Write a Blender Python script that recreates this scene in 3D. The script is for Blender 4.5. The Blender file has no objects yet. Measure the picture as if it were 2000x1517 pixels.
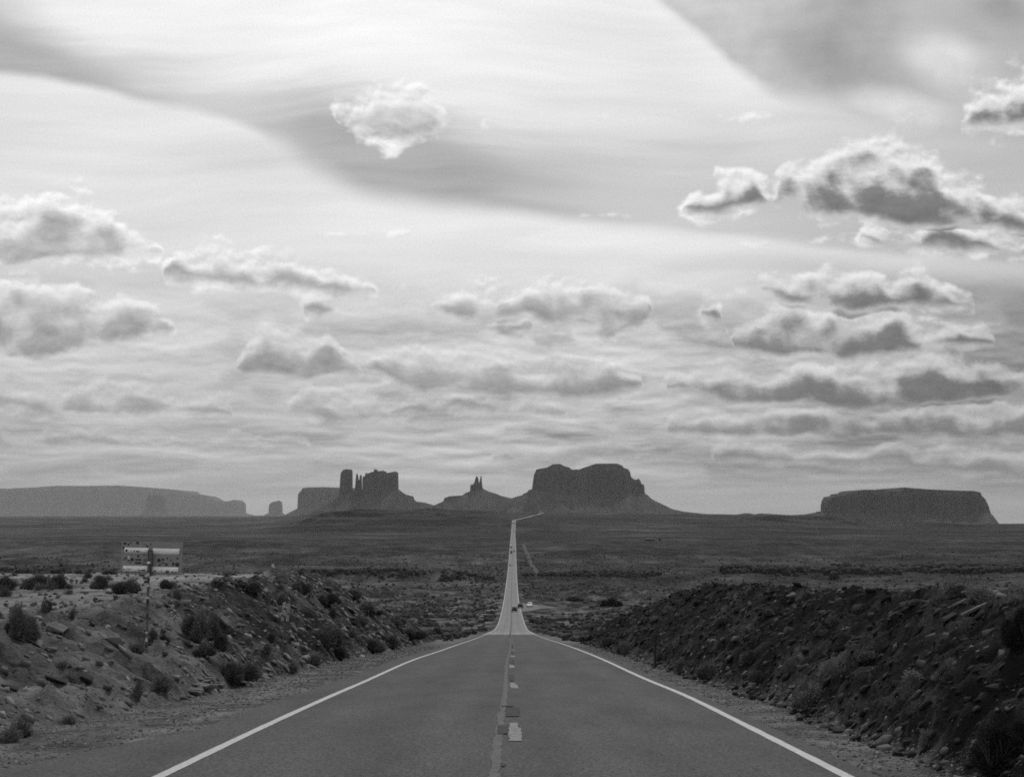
import bpy, bmesh, math, random
import numpy as np
from mathutils import Vector, Matrix
rnd = random.Random(7)
F = 2600.0; CX, CY = 1000.0, 758.5; YH = 1008.0
TH = math.atan((YH - CY) / F)
S = bpy.context.scene
COL = S.collection

# ------------------------------------------------------------------ camera
cam_d = bpy.data.cameras.new('camera')
cam_d.sensor_width = 36; cam_d.lens = F / 2000 * 36
cam_d.clip_start = 0.1; cam_d.clip_end = 150000
cam = bpy.data.objects.new('camera', cam_d); COL.objects.link(cam)
cam.rotation_euler = (math.radians(90) + TH, 0, 0)
S.camera = cam
S.view_settings.view_transform = 'Standard'; S.view_settings.look = 'None'
S.view_settings.exposure = 0; S.view_settings.gamma = 1
S.cycles.use_denoising = False; S.cycles.pixel_filter_type = 'BLACKMAN_HARRIS'; S.cycles.filter_width = 1.75
S.cycles.max_bounces = 6; S.cycles.volume_bounces = 0
S.cycles.diffuse_bounces = 3; S.cycles.sample_clamp_indirect = 1.0; S.cycles.sample_clamp_direct = 3.0

SUN_EL, SUN_AZ = 50, 22          # azimuth to the right of straight ahead (+Y)
def pix_dir(px, py):
    rx = (px - CX) / F; ry = (CY - py) / F
    return (rx, math.cos(TH) - ry * math.sin(TH), math.sin(TH) + ry * math.cos(TH))
def uv_of(px, py):
    d = pix_dir(px, py); return (d[0] / d[1], d[2] / d[1])
def slope_of(py):                # rise per metre forward of the ray through row py
    d = pix_dir(CX, py); return d[2] / d[1]

# ------------------------------------------------------------------ sky
class NT:
    def __init__(s, t): s.t = t; s.n = t.nodes; s.l = t.links
    def node(s, typ, **kw):
        n = s.n.new(typ)
        for k, v in kw.items(): setattr(n, k, v)
        return n
    def put(s, sock, v):
        if isinstance(v, (int, float)): sock.default_value = v
        elif isinstance(v, (tuple, list)): sock.default_value = v
        else: s.l.new(v, sock)
    def m(s, op, a, b=0.0, c=None, clamp=False):
        n = s.node('ShaderNodeMath', operation=op, use_clamp=clamp)
        s.put(n.inputs[0], a); s.put(n.inputs[1], b)
        if c is not None: s.put(n.inputs[2], c)
        return n.outputs[0]
    def vm(s, op, a, b=None, scale=None):
        n = s.node('ShaderNodeVectorMath', operation=op)
        s.put(n.inputs[0], a)
        if b is not None: s.put(n.inputs[1], b)
        if scale is not None: s.put(n.inputs['Scale'], scale)
        return n.outputs['Value'] if op in ('LENGTH', 'DOT_PRODUCT') else n.outputs[0]
    def ss(s, x, a, b, lo=0.0, hi=1.0):
        n = s.node('ShaderNodeMapRange', interpolation_type='SMOOTHSTEP')
        s.put(n.inputs['Value'], x); s.put(n.inputs['From Min'], a); s.put(n.inputs['From Max'], b)
        s.put(n.inputs['To Min'], lo); s.put(n.inputs['To Max'], hi)
        return n.outputs[0]
    def lin(s, x, a, b, lo, hi):
        n = s.node('ShaderNodeMapRange'); n.clamp = True
        s.put(n.inputs['Value'], x); s.put(n.inputs['From Min'], a); s.put(n.inputs['From Max'], b)
        s.put(n.inputs['To Min'], lo); s.put(n.inputs['To Max'], hi)
        return n.outputs[0]
    def mix(s, f, a, b):
        n = s.node('ShaderNodeMix', data_type='FLOAT')
        s.put(n.inputs[0], f); s.put(n.inputs[2], a); s.put(n.inputs[3], b)
        return n.outputs[0]
    def noise(s, v, scale, detail=5, rough=.5, dist=0.0, dim='3D', w=0.0):
        n = s.node('ShaderNodeTexNoise', noise_dimensions=dim)
        if v is not None: s.put(n.inputs['Vector'], v)
        s.put(n.inputs['Scale'], scale); s.put(n.inputs['Detail'], detail)
        s.put(n.inputs['Roughness'], rough); s.put(n.inputs['Distortion'], dist)
        return n
    def mapping(s, v, loc=(0,0,0), rot=(0,0,0), sc=(1,1,1), typ='POINT'):
        n = s.node('ShaderNodeMapping', vector_type=typ)
        s.put(n.inputs['Vector'], v); n.inputs['Location'].default_value = loc
        n.inputs['Rotation'].default_value = rot; n.inputs['Scale'].default_value = sc
        return n.outputs[0]
    def curve(s, x, x0, x1, pts, y0=0.0, y1=1.0):
        """float curve through pts, given in real units; x in [x0,x1], y in [y0,y1]"""
        xn = s.lin(x, x0, x1, 0.0, 1.0)
        n = s.node('ShaderNodeFloatCurve'); s.put(n.inputs['Value'], xn)
        c = n.mapping.curves[0]
        pp = sorted(((px - x0) / (x1 - x0), (py - y0) / (y1 - y0)) for px, py in pts)
        pp = [(min(max(a, 0), 1), min(max(b, 0), 1)) for a, b in pp]
        while len(c.points) < len(pp): c.points.new(0.5, 0.5)
        for p, q in zip(c.points, pp): p.location = q; p.handle_type = 'AUTO_CLAMPED'
        n.mapping.extend = 'HORIZONTAL'; n.mapping.update()
        return s.m('MULTIPLY_ADD', n.outputs[0], y1 - y0, y0)

W = bpy.data.worlds.new('World'); S.world = W; W.use_nodes = True
W.node_tree.nodes.clear()
g = NT(W.node_tree)
tc = g.node('ShaderNodeTexCoord')
sep = g.node('ShaderNodeSeparateXYZ'); g.l.new(tc.outputs['Generated'], sep.inputs[0])
yy = g.m('MAXIMUM', sep.outputs[1], .15)
U = g.m('DIVIDE', sep.outputs[0], yy); V = g.m('DIVIDE', sep.outputs[2], yy)
comb = g.node('ShaderNodeCombineXYZ'); g.put(comb.inputs[0], U); g.put(comb.inputs[1], V)
P0 = comb.outputs[0]
def warp(P, scale, amt, detail=3, seed=0.0):
    n = g.noise(g.vm('ADD', P, (seed, seed * .7, 0)), scale, detail, dim='2D')
    c = g.vm('SUBTRACT', n.outputs['Color'], (.5, .5, .5))
    c = g.vm('MULTIPLY', c, (amt, amt, 0.0))
    return g.vm('ADD', P, c)
def u_pts(lst): return [(uv_of(a, 700)[0], b) for a, b in lst]
def v_pts(lst): return [(uv_of(1000, a)[1], b) for a, b in lst]
UR = (-.45, .45)
# wide gentle layer of high thin cloud: brightness by height and by bearing
Lv = g.curve(V, -.02, .5, v_pts([(-350, .88), (-150, .92), (0, .94), (150, .88), (300, .80), (420, .80), (520, .75), (620, .62), (720, .54), (820, .47), (920, .41), (1000, .37)]))
Lu = g.curve(U, *UR, u_pts([(-100, .95), (200, 1.0), (600, 1.01), (1000, 1.0), (1350, .88), (1650, .73), (2000, .60)]), 0, 1.5)
L = g.m('MULTIPLY', Lv, Lu)
# cirrus streaks combed along the flow
Pw = warp(P0, 3.0, .06, 2, 3.1)
Ps = g.mapping(Pw, rot=(0, 0, math.radians(17)), sc=(1.6, 11, 1))
st = g.noise(Ps, 1.5, 4, .55, dim='2D').outputs['Fac']
st2 = g.noise(g.mapping(Pw, rot=(0, 0, math.radians(9)), sc=(3, 30, 1), loc=(4, 2, 0)), 1.6, 4, .55, dim='2D').outputs['Fac']
streak = g.m('ADD', g.m('MULTIPLY', g.m('SUBTRACT', st, .5), .42), g.m('MULTIPLY', g.m('SUBTRACT', st2, .5), .24))
L = g.m('MULTIPLY', L, g.m('ADD', 1.0, streak))
# edges of the sheets of cirrus
def edge(pts):
    q = [(uv_of(a, b)[0], uv_of(a, b)[1]) for a, b in pts]
    return g.curve(sepw.outputs[0], *UR, q, -.05, .45)
Pe = warp(P0, 9.0, .010, 5, 8.2)
sepw = g.node('ShaderNodeSeparateXYZ'); g.l.new(Pe, sepw.inputs[0]); Ve = sepw.outputs[1]; Vs = g.m('MULTIPLY_ADD', g.m('SUBTRACT', st2, .5), .05, Ve)
E1 = edge([(-200, 145), (0, 150), (150, 172), (280, 205), (400, 225), (500, 262), (555, 305), (610, 352), (690, 388), (800, 410), (950, 430), (1150, 448), (1400, 470), (2000, 520)])
E0 = edge([(-200, -60), (0, 10), (100, 60), (200, 112), (350, 145), (500, 168), (640, 182), (760, 200), (900, 250), (1050, 290), (1250, 312), (1500, 330), (2000, 360)])
gap_str = g.curve(U, *UR, u_pts([(-100, .50), (0, .52), (150, .50), (280, .38), (420, .26), (520, .34), (680, .50), (850, .50), (1050, .38), (1300, .18), (1500, .16), (1700, .12), (2000, 0)]))
up1 = g.ss(g.m('SUBTRACT', Ve, E1), -.002, g.curve(U, *UR, u_pts([(-100, .008), (480, .010), (600, .03), (720, .022), (900, .02), (1200, .012), (2000, .012)]), 0, .1))
dn0 = g.ss(g.m('SUBTRACT', E0, Vs), -.022, .026)
gap = g.m('MULTIPLY', g.m('MULTIPLY', up1, dn0), g.m('MULTIPLY', gap_str, g.lin(g.m('ADD', st, st2), .75, 1.25, .72, 1.25)))
E2 = edge([(900, -400), (1100, -180), (1230, -45), (1290, 12), (1380, 85), (1450, 145), (1530, 193), (1620, 207), (1700, 226), (1800, 250), (1900, 285), (2000, 320), (2200, 350)])
n2 = g.noise(P0, 9, 5, .55, dim='2D').outputs['Fac']
up2 = g.ss(g.m('SUBTRACT', g.m('MULTIPLY_ADD', g.m('SUBTRACT', n2, .5), .012, Ve), E2), -.002, g.curve(U, *UR, u_pts([(1000, .008), (1500, .010), (1700, .035), (2000, .05)]), 0, .1))
fade2 = g.curve(U, *UR, u_pts([(1100, .15), (1280, .25), (1430, .31), (1560, .32), (1680, .29), (1800, .22), (1900, .17), (2000, .15)]))
def blob(x, y, rx, ry, an):
    cu, cv = uv_of(x, y); q = g.mapping(Pe, loc=(cu, cv, 0), rot=(0, 0, math.radians(an)), sc=(rx / F, ry / F, 1), typ='TEXTURE'); return g.ss(g.vm('LENGTH', q), .2, 1.15, 1.0, 0.0)
gap2 = g.m('MULTIPLY', g.m('MULTIPLY', up2, fade2), g.lin(n2, .3, .7, .45, 1.6))
E3 = edge([(-200, 700), (800, 560), (1000, 470), (1200, 430), (1400, 450), (1600, 480), (1800, 492), (2000, 515)])
E4 = edge([(-200, 900), (1000, 700), (1300, 520), (1500, 515), (1700, 528), (1850, 548), (2000, 560)])
d3 = g.m('SUBTRACT', E3, Ve); d4 = g.m('SUBTRACT', Ve, E4)
band3 = g.m('MULTIPLY', g.ss(d3, -.002, .005), g.ss(d4, -.004, .012))
band3 = g.m('MULTIPLY', band3, g.curve(U, *UR, u_pts([(900, 0), (1200, .06), (1500, .10), (1800, .16), (2000, .12)])))
gap4 = g.m('MULTIPLY', g.m('MULTIPLY', g.ss(d4, -.008, .001, 1.0, 0.0), g.ss(V, .12, .165)), g.curve(U, *UR, u_pts([(1400, 0), (1650, .08), (1850, .22), (2000, .22)])))
L = g.m('MULTIPLY', L, g.m('SUBTRACT', 1.0, gap)); L = g.m('MULTIPLY', L, g.m('SUBTRACT', 1.0, gap2))
L = g.m('ADD', L, g.m('MULTIPLY', g.m('MAXIMUM', blob(1850, 120, 120, 80, -35), blob(1780, 215, 150, 45, -15)), g.lin(n2, .38, .62, .04, .32)))
L = g.m('SUBTRACT', L, g.m('MULTIPLY', g.m('MAXIMUM', blob(1960, 20, 95, 50, -25), blob(1620, 120, 170, 60, -30)), g.lin(n2, .38, .62, .20, .02)))
L = g.m('ADD', L, g.m('MULTIPLY', g.m('MULTIPLY', g.ss(g.m('SUBTRACT', E2, Ve), -.002, .006), g.ss(g.m('SUBTRACT', E2, Ve), .07, .0)), g.curve(U, *UR, u_pts([(1000, 0), (1250, .03), (1450, .10), (1650, .08), (1900, .0)]))))
L = g.m('ADD', L, band3); L = g.m('MULTIPLY', L, g.m('SUBTRACT', 1.0, gap4))

# heaped clouds in rows: upper and lower outline of each row, broken where open sky shows between clouds
ROWS = [
 # (segments of (upper outline), (lower outline))
 [([(648,222),(665,212),(690,215),(705,192),(740,172),(790,163),(830,178),(868,212),(880,235)],[(648,230),(690,246),(710,254),(750,266),(800,268),(856,262),(880,242)]),
  ([(1880,228),(1930,182),(1970,150),(2040,135),(2100,130)],[(1880,240),(1950,250),(2040,238),(2100,235)])],
 [([(-150,400),(0,400),(60,395),(110,376),(150,380),(200,408),(240,436),(300,468),(325,490)],[(-150,515),(60,512),(150,502),(250,504),(325,496)]),
  ([(1333,400),(1345,388),(1385,372),(1410,350),(1468,343),(1487,368),(1500,398),(1512,372),(1520,340),(1535,314),(1570,308),(1610,311),(1640,297),(1690,279),(1740,283),(1800,288),(1830,313),(1842,345),(1870,363),(1920,368),(1950,398),(2000,418),(2100,425)],
   [(1333,405),(1360,421),(1480,399),(1500,402),(1520,396),(1600,420),(1700,428),(1750,433),(1830,450),(1900,442),(1940,438),(2000,455),(2100,460)])],
 [([(0,530),(60,514),(110,524)],[(0,538),(60,545),(110,534)]),
  ([(322,530),(345,508),(430,474),(480,492),(520,518),(570,500),(600,508),(630,533),(670,527),(700,536),(735,562)],[(322,540),(400,552),(480,558),(560,564),(640,570),(690,577),(735,566)]),
  ([(1675,458),(1780,452),(1860,438),(1950,456),(2000,452),(2100,450)],[(1675,464),(1800,482),(1900,494),(2000,495),(2100,495)])],
 [([(-150,540),(20,546),(60,568),(150,565),(200,582),(230,575),(270,598),(310,612),(342,634)],[(-150,700),(60,697),(150,680),(230,662),(342,643)]),
  ([(842,590),(880,568),(930,559),(985,574),(1000,568),(1060,558),(1110,547),(1180,565),(1240,572),(1272,592)],[(842,606),(930,626),(1040,620),(1110,640),(1190,658),(1245,640),(1272,608)]),
  ([(1485,560),(1550,533),(1620,527),(1700,533),(1740,553),(1790,532),(1830,558),(1903,584)],[(1485,575),(1560,597),(1650,607),(1750,600),(1850,598),(1903,591)])],
 [([(590,600),(625,586),(655,602)],[(590,608),(625,620),(655,608)]),
  ([(940,634),(990,621),(1046,634)],[(940,640),(990,655),(1046,640)]),
  ([(1364,604),(1400,588),(1418,606)],[(1364,612),(1400,622),(1418,618)]),
  ([(1432,650),(1480,614),(1530,594),(1575,604),(1600,634),(1640,604),(1700,604),(1750,598),(1800,634),(1850,638),(1935,664)],[(1432,680),(1500,696),(1700,696),(1850,682),(1935,674)])],
 [([(465,715),(482,678),(520,648),(560,640),(600,656),(640,648),(672,682),(700,712)],[(465,726),(520,732),(600,739),(700,726)])],
 [([(712,700),(760,678),(800,692),(860,688),(930,708),(1000,704),(1060,718),(1120,710),(1180,706),(1254,742)],[(712,722),(790,750),(860,767),(950,770),(1100,772),(1254,754)]),
  ([(1296,745),(1350,748),(1400,718),(1500,738),(1590,702),(1640,737),(1700,708),(1760,698),(1850,703),(1930,718),(2000,728),(2100,730)],[(1296,755),(1380,772),(1500,788),(1640,792),(1760,788),(1900,782),(2000,778),(2100,775)])],
 [([(-150,760),(60,768),(150,753),(230,758),(300,768),(400,778),(455,800)],[(-150,785),(150,808),(300,803),(455,807)]),
  ([(525,803),(600,768),(700,773),(760,788),(780,788),(850,768),(950,783),(1000,773),(1060,783),(1115,803)],[(525,810),(650,820),(760,814),(800,803),(900,803),(1115,814)]),
  ([(1305,822),(1380,788),(1450,798),(1550,793),(1700,808),(1780,788),(1900,778),(2000,788),(2100,790)],[(1305,845),(1450,853),(1600,853),(1750,848),(1900,853),(2000,853),(2100,853)])],
 [([(-150,845),(100,842),(220,846),(300,862),(340,860),(450,850),(605,866)],[(-150,872),(100,870),(300,868),(450,870),(605,870)]),
  ([(955,884),(1100,860),(1200,855),(1285,874)],[(955,894),(1200,892),(1285,882)]),
  ([(1390,888),(1500,867),(1600,879),(1750,879),(1900,869),(2000,878),(2100,880)],[(1390,896),(1550,902),(1700,907),(1900,917),(2000,927),(2100,930)])],
]
Pc = warp(P0, 26.0, .016, 4, 1.7)
sc_ = g.node('ShaderNodeSeparateXYZ'); g.l.new(Pc, sc_.inputs[0]); Uc, Vc = sc_.outputs[0], sc_.outputs[1]
xn = g.lin(Uc, *UR, 0.0, 1.0)
def outline(pts):
    n = g.node('ShaderNodeFloatCurve'); g.put(n.inputs['Value'], xn); c = n.mapping.curves[0]
    pp = sorted(((uv_of(a, b)[0] + .45) / .9, (uv_of(a, b)[1] + .05) / .5) for a, b in pts)
    while len(c.points) < len(pp): c.points.new(.5, .5)
    for p, q in zip(c.points, pp): p.location = q; p.handle_type = 'VECTOR'
    n.mapping.use_clip = False; n.mapping.update()
    return g.m('MULTIPLY_ADD', n.outputs[0], .5, -.05)
M = T_ = None
for segs in ROWS:
    up, lo = [], []
    for i, (a_, b_) in enumerate(segs):
        x0_, x1_ = a_[0][0], a_[-1][0]
        up += [(x0_ - 6, a_[0][1] + 30)] + a_ + [(x1_ + 6, a_[-1][1] + 30)]
        lo += [(x0_ - 6, b_[0][1] - 30)] + b_ + [(x1_ + 6, b_[-1][1] - 30)]
    t_ = g.m('SUBTRACT', outline(up), Vc); b__ = g.m('SUBTRACT', Vc, outline(lo))
    dm = g.m('MINIMUM', t_, b__)
    hh_ = g.m('DIVIDE', t_, g.m('MAXIMUM', g.m('ADD', t_, b__), .004), clamp=True); dt = g.m('MULTIPLY', hh_, g.ss(b__, -.006, .0))
    M = dm if M is None else g.m('MAXIMUM', M, dm); T_ = dt if T_ is None else g.m('MAXIMUM', T_, dt)
Pn = g.mapping(P0, sc=(1, 1.5, 1))
def cn(off, det): return g.noise(g.vm('ADD', Pn, off) if off else Pn, 30, det, .52, dim='2D').outputs['Fac']
N1 = cn(None, 6); N2 = cn((-.0015, .0055, 0), 4)
amp = g.m('MULTIPLY_ADD', g.m('MAXIMUM', V, 0.0), .075, .011)
nn = g.m('MULTIPLY', g.m('SUBTRACT', N1, .5), amp)
alpha = g.ss(g.m('MULTIPLY_ADD', nn, 1.7, M), g.m('MULTIPLY', amp, -.32), g.m('MULTIPLY', amp, .12))
thick = g.ss(g.m('MULTIPLY_ADD', g.m('SUBTRACT', N1, .5), 1.9, g.m('ADD', T_, g.ss(M, .004, .03, -.02, .16))), .16, .86)
thick = g.m('MULTIPLY', thick, g.ss(M, -.003, g.m('MULTIPLY', amp, .26), .25, 1.0))
thick = g.m('MULTIPLY', thick, g.m('SUBTRACT', 1.0, g.m('MULTIPLY', blob(770, 215, 150, 75, 0), .5)))
rel = g.m('MINIMUM', g.m('MULTIPLY', g.m('SUBTRACT', N1, N2), 1.5), .16)
cb = g.m('MINIMUM', g.m('MULTIPLY', Lv, g.m('MULTIPLY_ADD', Lu, .50, .64)), .90)
hz = g.ss(V, .0, .13, .6, 1.05)
cd = g.m('MULTIPLY', L, g.m('SUBTRACT', 1.0, g.m('MULTIPLY', hz, g.curve(U, *UR, u_pts([(-100, .38), (600, .44), (1200, .46), (1450, .66), (2000, .68)])))))
cc = g.mix(thick, cb, cd)
cc = g.m('MULTIPLY', cc, g.m('ADD', 1.0, rel))
Lc = g.mix(g.m('MULTIPLY', alpha, g.ss(V, .0, .1, .75, .97)), L, cc)
# broken deck far off, seen nearly edge-on, paler on its upper side and darker beneath
def deck_n(dv):
    pl_ = g.node('ShaderNodeCombineXYZ'); vz = g.m('MAXIMUM', g.m('ADD', V, .03 + dv), .02)
    g.put(pl_.inputs[0], g.m('MULTIPLY', Uc, 9.0)); g.put(pl_.inputs[1], g.m('MULTIPLY', g.m('LOGARITHM', vz, 2.71828), 5.0))
    return g.noise(pl_.outputs[0], 1.0, 6, .52, dim='2D').outputs['Fac']
f1 = deck_n(0); f2 = deck_n(.0035)
dw = g.m('MULTIPLY', g.ss(V, .20, .125), g.ss(V, .004, .05, .15, 1.0))
dw = g.m('MULTIPLY', dw, g.curve(U, *UR, u_pts([(-100, .75), (400, .7), (900, 1.0), (1300, 1.1), (2000, 1.2)]), 0, 1.5))
da = g.ss(f1, .50, .58)
dk = g.m('SUBTRACT', g.m('MULTIPLY', g.m('SUBTRACT', f1, f2), 2.4), g.m('MULTIPLY', g.m('SUBTRACT', da, .35), .33))
Lc = g.m('MULTIPLY', Lc, g.m('MULTIPLY_ADD', g.m('MULTIPLY', dk, dw), g.m('MULTIPLY_ADD', alpha, -.55, 1.0), 1.0))
# fine speckle imitating film grain, painted into the sky brightness
gr = g.noise(P0, 620, 1, .7, dim='2D').outputs['Fac']
Lc = g.m('MULTIPLY', Lc, g.m('MULTIPLY_ADD', g.m('SUBTRACT', gr, .5), .17, 1.0))
sky = g.node('ShaderNodeTexSky', sky_type='NISHITA'); sky.sun_disc = False
sky.sun_elevation = math.radians(SUN_EL); sky.sun_rotation = math.radians(SUN_AZ); sky.dust_density = 2
bw = g.node('ShaderNodeRGBToBW'); g.l.new(sky.outputs[0], bw.inputs[0])
clear = g.m('MULTIPLY', bw.outputs[0], .6)
val = g.mix(.9, clear, g.m('MULTIPLY', Lc, 10.4))
cr = g.node('ShaderNodeCombineColor')
for i in range(3): g.l.new(val, cr.inputs[i])
bg = g.node('ShaderNodeBackground'); g.l.new(cr.outputs[0], bg.inputs[0]); bg.inputs[1].default_value = .1
out = g.node('ShaderNodeOutputWorld'); g.l.new(bg.outputs[0], out.inputs[0])

# ------------------------------------------------------------------ sun behind thin cloud
sd = bpy.data.lights.new('sun', 'SUN'); sd.energy = 2.0; sd.angle = math.radians(4); sd.color = (1, 1, 1)
sun = bpy.data.objects.new('sun', sd); COL.objects.link(sun)
el, az = math.radians(SUN_EL), math.radians(SUN_AZ)
sun.rotation_euler = Vector((-math.sin(az) * math.cos(el), -math.cos(az) * math.cos(el), -math.sin(el))).to_track_quat('-Z', 'Y').to_euler()

# ------------------------------------------------------------------ noise in numpy
_pr = np.random.RandomState(11)
_perm = _pr.permutation(4096)
_gx = np.cos(np.arange(4096) * 2.399963); _gy = np.sin(np.arange(4096) * 2.399963)
def perlin(x, y, seed=0):
    x = np.asarray(x, float) + seed * 17.31; y = np.asarray(y, float) + seed * 9.77
    xi = np.floor(x).astype(np.int64); yi = np.floor(y).astype(np.int64)
    xf = x - xi; yf = y - yi
    u = xf * xf * xf * (xf * (xf * 6 - 15) + 10); v = yf * yf * yf * (yf * (yf * 6 - 15) + 10)
    def gd(i, j, dx, dy):
        h = _perm[(_perm[i & 4095] + j) & 4095]
        return _gx[h] * dx + _gy[h] * dy
    a = gd(xi, yi, xf, yf); b = gd(xi + 1, yi, xf - 1, yf)
    c = gd(xi, yi + 1, xf, yf - 1); d = gd(xi + 1, yi + 1, xf - 1, yf - 1)
    return ((a + u * (b - a)) * (1 - v) + (c + u * (d - c)) * v) * 1.5
def fbm(x, y, o=4, seed=0, gain=.5):
    s = 0; a = 1; f = 1; t = 0
    for i in range(o):
        s = s + a * perlin(x * f, y * f, seed + i * 3); t += a; a *= gain; f *= 2.03
    return s / t * 1.4
def sst(x, a, b):
    t = np.clip((x - a) / (b - a), 0, 1); return t * t * (3 - 2 * t)
def pchip(xs, ys):
    xs = np.array(xs, float); ys = np.array(ys, float)
    h = np.diff(xs); d = np.diff(ys) / h; m = np.zeros_like(xs)
    for i in range(1, len(xs) - 1):
        if d[i-1] * d[i] > 0:
            w1 = 2 * h[i] + h[i-1]; w2 = h[i] + 2 * h[i-1]
            m[i] = (w1 + w2) / (w1 / d[i-1] + w2 / d[i])
    m[0] = d[0]; m[-1] = d[-1]
    def f(x):
        x = np.asarray(x, float)
        i = np.clip(np.searchsorted(xs, x) - 1, 0, len(h) - 1)
        t = (x - xs[i]) / h[i]
        lo = t < 0; hi = t > 1
        tc_ = np.clip(t, 0, 1)
        y = (ys[i] * (1 + 2 * tc_) * (1 - tc_) ** 2 + m[i] * h[i] * tc_ * (1 - tc_) ** 2
             + ys[i+1] * tc_ ** 2 * (3 - 2 * tc_) + m[i+1] * h[i] * tc_ ** 2 * (tc_ - 1))
        return y + np.where(lo, m[0] * (x - xs[0]), 0) + np.where(hi, m[-1] * (x - xs[-1]), 0)
    return f

# ------------------------------------------------------------------ the road's line (metres; camera at the origin)
LANES = 7.3
RT = [(1517, 310, 1657), (1400, 553, 1423), (1357, 654, 1340), (1330, 712, 1270), (1291, 800, 1185), (1270.7, 860, 1136.8),
      (1256.8, 898.6, 1098.3), (1247, 927.2, 1067.6), (1237, 952, 1042), (1233, 960, 1035), (1230, 966.3, 1030), (1225, 970.5, 1027),
      (1215.3, 974.9, 1023.3), (1203.5, 978.2, 1019.6), (1189.6, 981.3, 1016.2), (1177.7, 983.6, 1013.4), (1167.9, 985.3, 1012.2),
      (1148, 987.9, 1010.6), (1128.3, 990.5, 1009.3), (1102.6, 993.4, 1008.4), (1078.9, 995.2, 1007.7), (1063, 996.5, 1007.2), (1039.3, 998.6, 1006.3)]
rd, rz, rx_ = [], [], []
for (py, xl, xr) in RT:
    depth = F * LANES / (xr - xl)
    d = pix_dir((xl + xr) / 2, py)
    rd.append(depth * d[1]); rz.append(depth * d[2]); rx_.append(depth * d[0])
rd = np.array(rd); rz = np.array(rz); rx_ = np.array(rx_)
xs_ = [-60, 0] + list(rd) + [2800]
zs_ = [1.0, -1.80] + list(rz) + [2800 * slope_of(1016)]
xc_ = [-.12, -.12] + list(rx_) + [3.9]
_Rf = pchip(xs_, zs_)
# smooth the measured profile a little
_lx = np.linspace(0, math.log(3060), 900); _gx_ = np.exp(_lx) - 60 + 0.0
_gz = _Rf(_gx_)
_k = np.exp(-np.linspace(-2, 2, 31) ** 2); _k /= _k.sum()
_gz2 = np.convolve(np.pad(_gz, 15, 'edge'), _k, 'valid')
_w = sst(_gx_, 60, 140); _gz2 = _gz * (1 - _w) + _gz2 * _w
_cf = pchip(xs_, xc_)
_gc = _cf(_gx_); _gc2 = np.convolve(np.pad(_gc, 15, 'edge'), _k, 'valid')
def XC(D):
    D = np.asarray(D, float)
    x = np.interp(D, _gx_, _gc2)
    return x + 0 * D

# far ground: picture rows by bearing and distance
FPX = np.array([-700, 0, 480, 560, 650, 800, 940, 1000, 1060, 1200, 1300, 1450, 1600, 1750, 1950, 2700], float)
FD = np.array([2000, 2500, 2800, 3500, 4500, 6000, 8000, 12000, 20000, 60000], float)
FY = np.array([
 [1057,1057,1057,1057,1057,1057,1057,1057,1057,1057,1057,1057,1058,1059,1060,1060],
 [1040,1040,1040,1040,1040,1040,1040,1040,1040,1040,1041,1042,1044,1046,1048,1048],
 [1033,1033,1033,1030,1022,1017,1016,1016,1017,1020,1023,1027,1032,1036,1040,1040],
 [1023,1023,1023,1020,1009,1006,1008,1008,1008,1009,1012,1017,1024,1030,1034,1034],
 [1016,1016,1016,1013,1001, 998,1000,1001,1000,1002,1005,1010,1017,1024,1028,1028],
 [1012,1012,1012,1009, 998, 994, 996,1000,1001,1001,1003,1005,1010,1019,1023,1023],
 [1010,1010,1010,1009,1003,1000,1000,1003,1004,1004,1004,1005,1010,1020,1023,1023],
 [1008.5,1008.5,1008.5,1008.5,1008,1008,1008,1008,1008,1008,1008,1008,1012,1021,1023.5,1023.5],
 [1007,1007,1007,1007,1007,1007,1007,1007,1007,1007,1007,1008,1013,1022,1024,1024],
 [1006,1006,1006,1006,1006,1006,1006,1006,1006,1006,1006,1008,1014,1023,1025,1025]], float)
def far_y(px, D):
    lD = np.log(np.clip(D, FD[0], FD[-1])); fl = np.log(FD)
    j = np.clip(np.searchsorted(fl, lD) - 1, 0, len(FD) - 2); t = (lD - fl[j]) / (fl[j+1] - fl[j])
    p = np.clip(px, FPX[0], FPX[-1]); i = np.clip(np.searchsorted(FPX, p) - 1, 0, len(FPX) - 2); s = (p - FPX[i]) / (FPX[i+1] - FPX[i])
    s = s * s * (3 - 2 * s)
    return (FY[j, i] * (1-s) + FY[j, i+1] * s) * (1-t) + (FY[j+1, i] * (1-s) + FY[j+1, i+1] * s) * t
_sy = pchip([980, 1000, 1008, 1020, 1040, 1060], [slope_of(v) for v in (980, 1000, 1008, 1020, 1040, 1060)])
def far_z(X, D):
    px = CX + F * X / np.maximum(D, 1)
    return _sy(far_y(px, D)) * D
def R(D):
    D = np.asarray(D, float)
    a = np.interp(D, _gx_, _gz2)
    b = far_z(XC(D), D)
    w = sst(D, 2350, 2750)
    return a * (1 - w) + b * w
NLf = pchip([-60, 0, 20, 28, 35, 42, 60, 74, 84, 100, 118, 135, 150], [.3, -1.2, -1.9, -2.2, -2.5, -2.62, -2.82, -3.18, -4.1, -6.6, -9.8, -13.0, -14.5])
NRf = pchip([-60, 0, 22, 35, 60, 70, 85, 104, 128, 150], [.6, -.6, -1.42, -2.1, -3.25, -4.0, -5.75, -8.2, -12.5, -14.8])
TLf = pchip([0, 20, 35, 55, 75, 120], [.42, .45, .48, .66, .85, .8])
def foot_left(D): return np.interp(D, [0, 14, 20, 27, 40, 70, 100, 140], [8.6, 8.2, 7.5, 6.6, 6.5, 6.7, 6.9, 7.2]) + .25 * perlin(D / 3.1, D * 0, 5)
def foot_right(D): return np.interp(D, [0, 14, 40, 100, 140], [5.0, 5.0, 5.1, 5.4, 5.6]) + .18 * perlin(D / 2.3, D * 0, 6)
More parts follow.
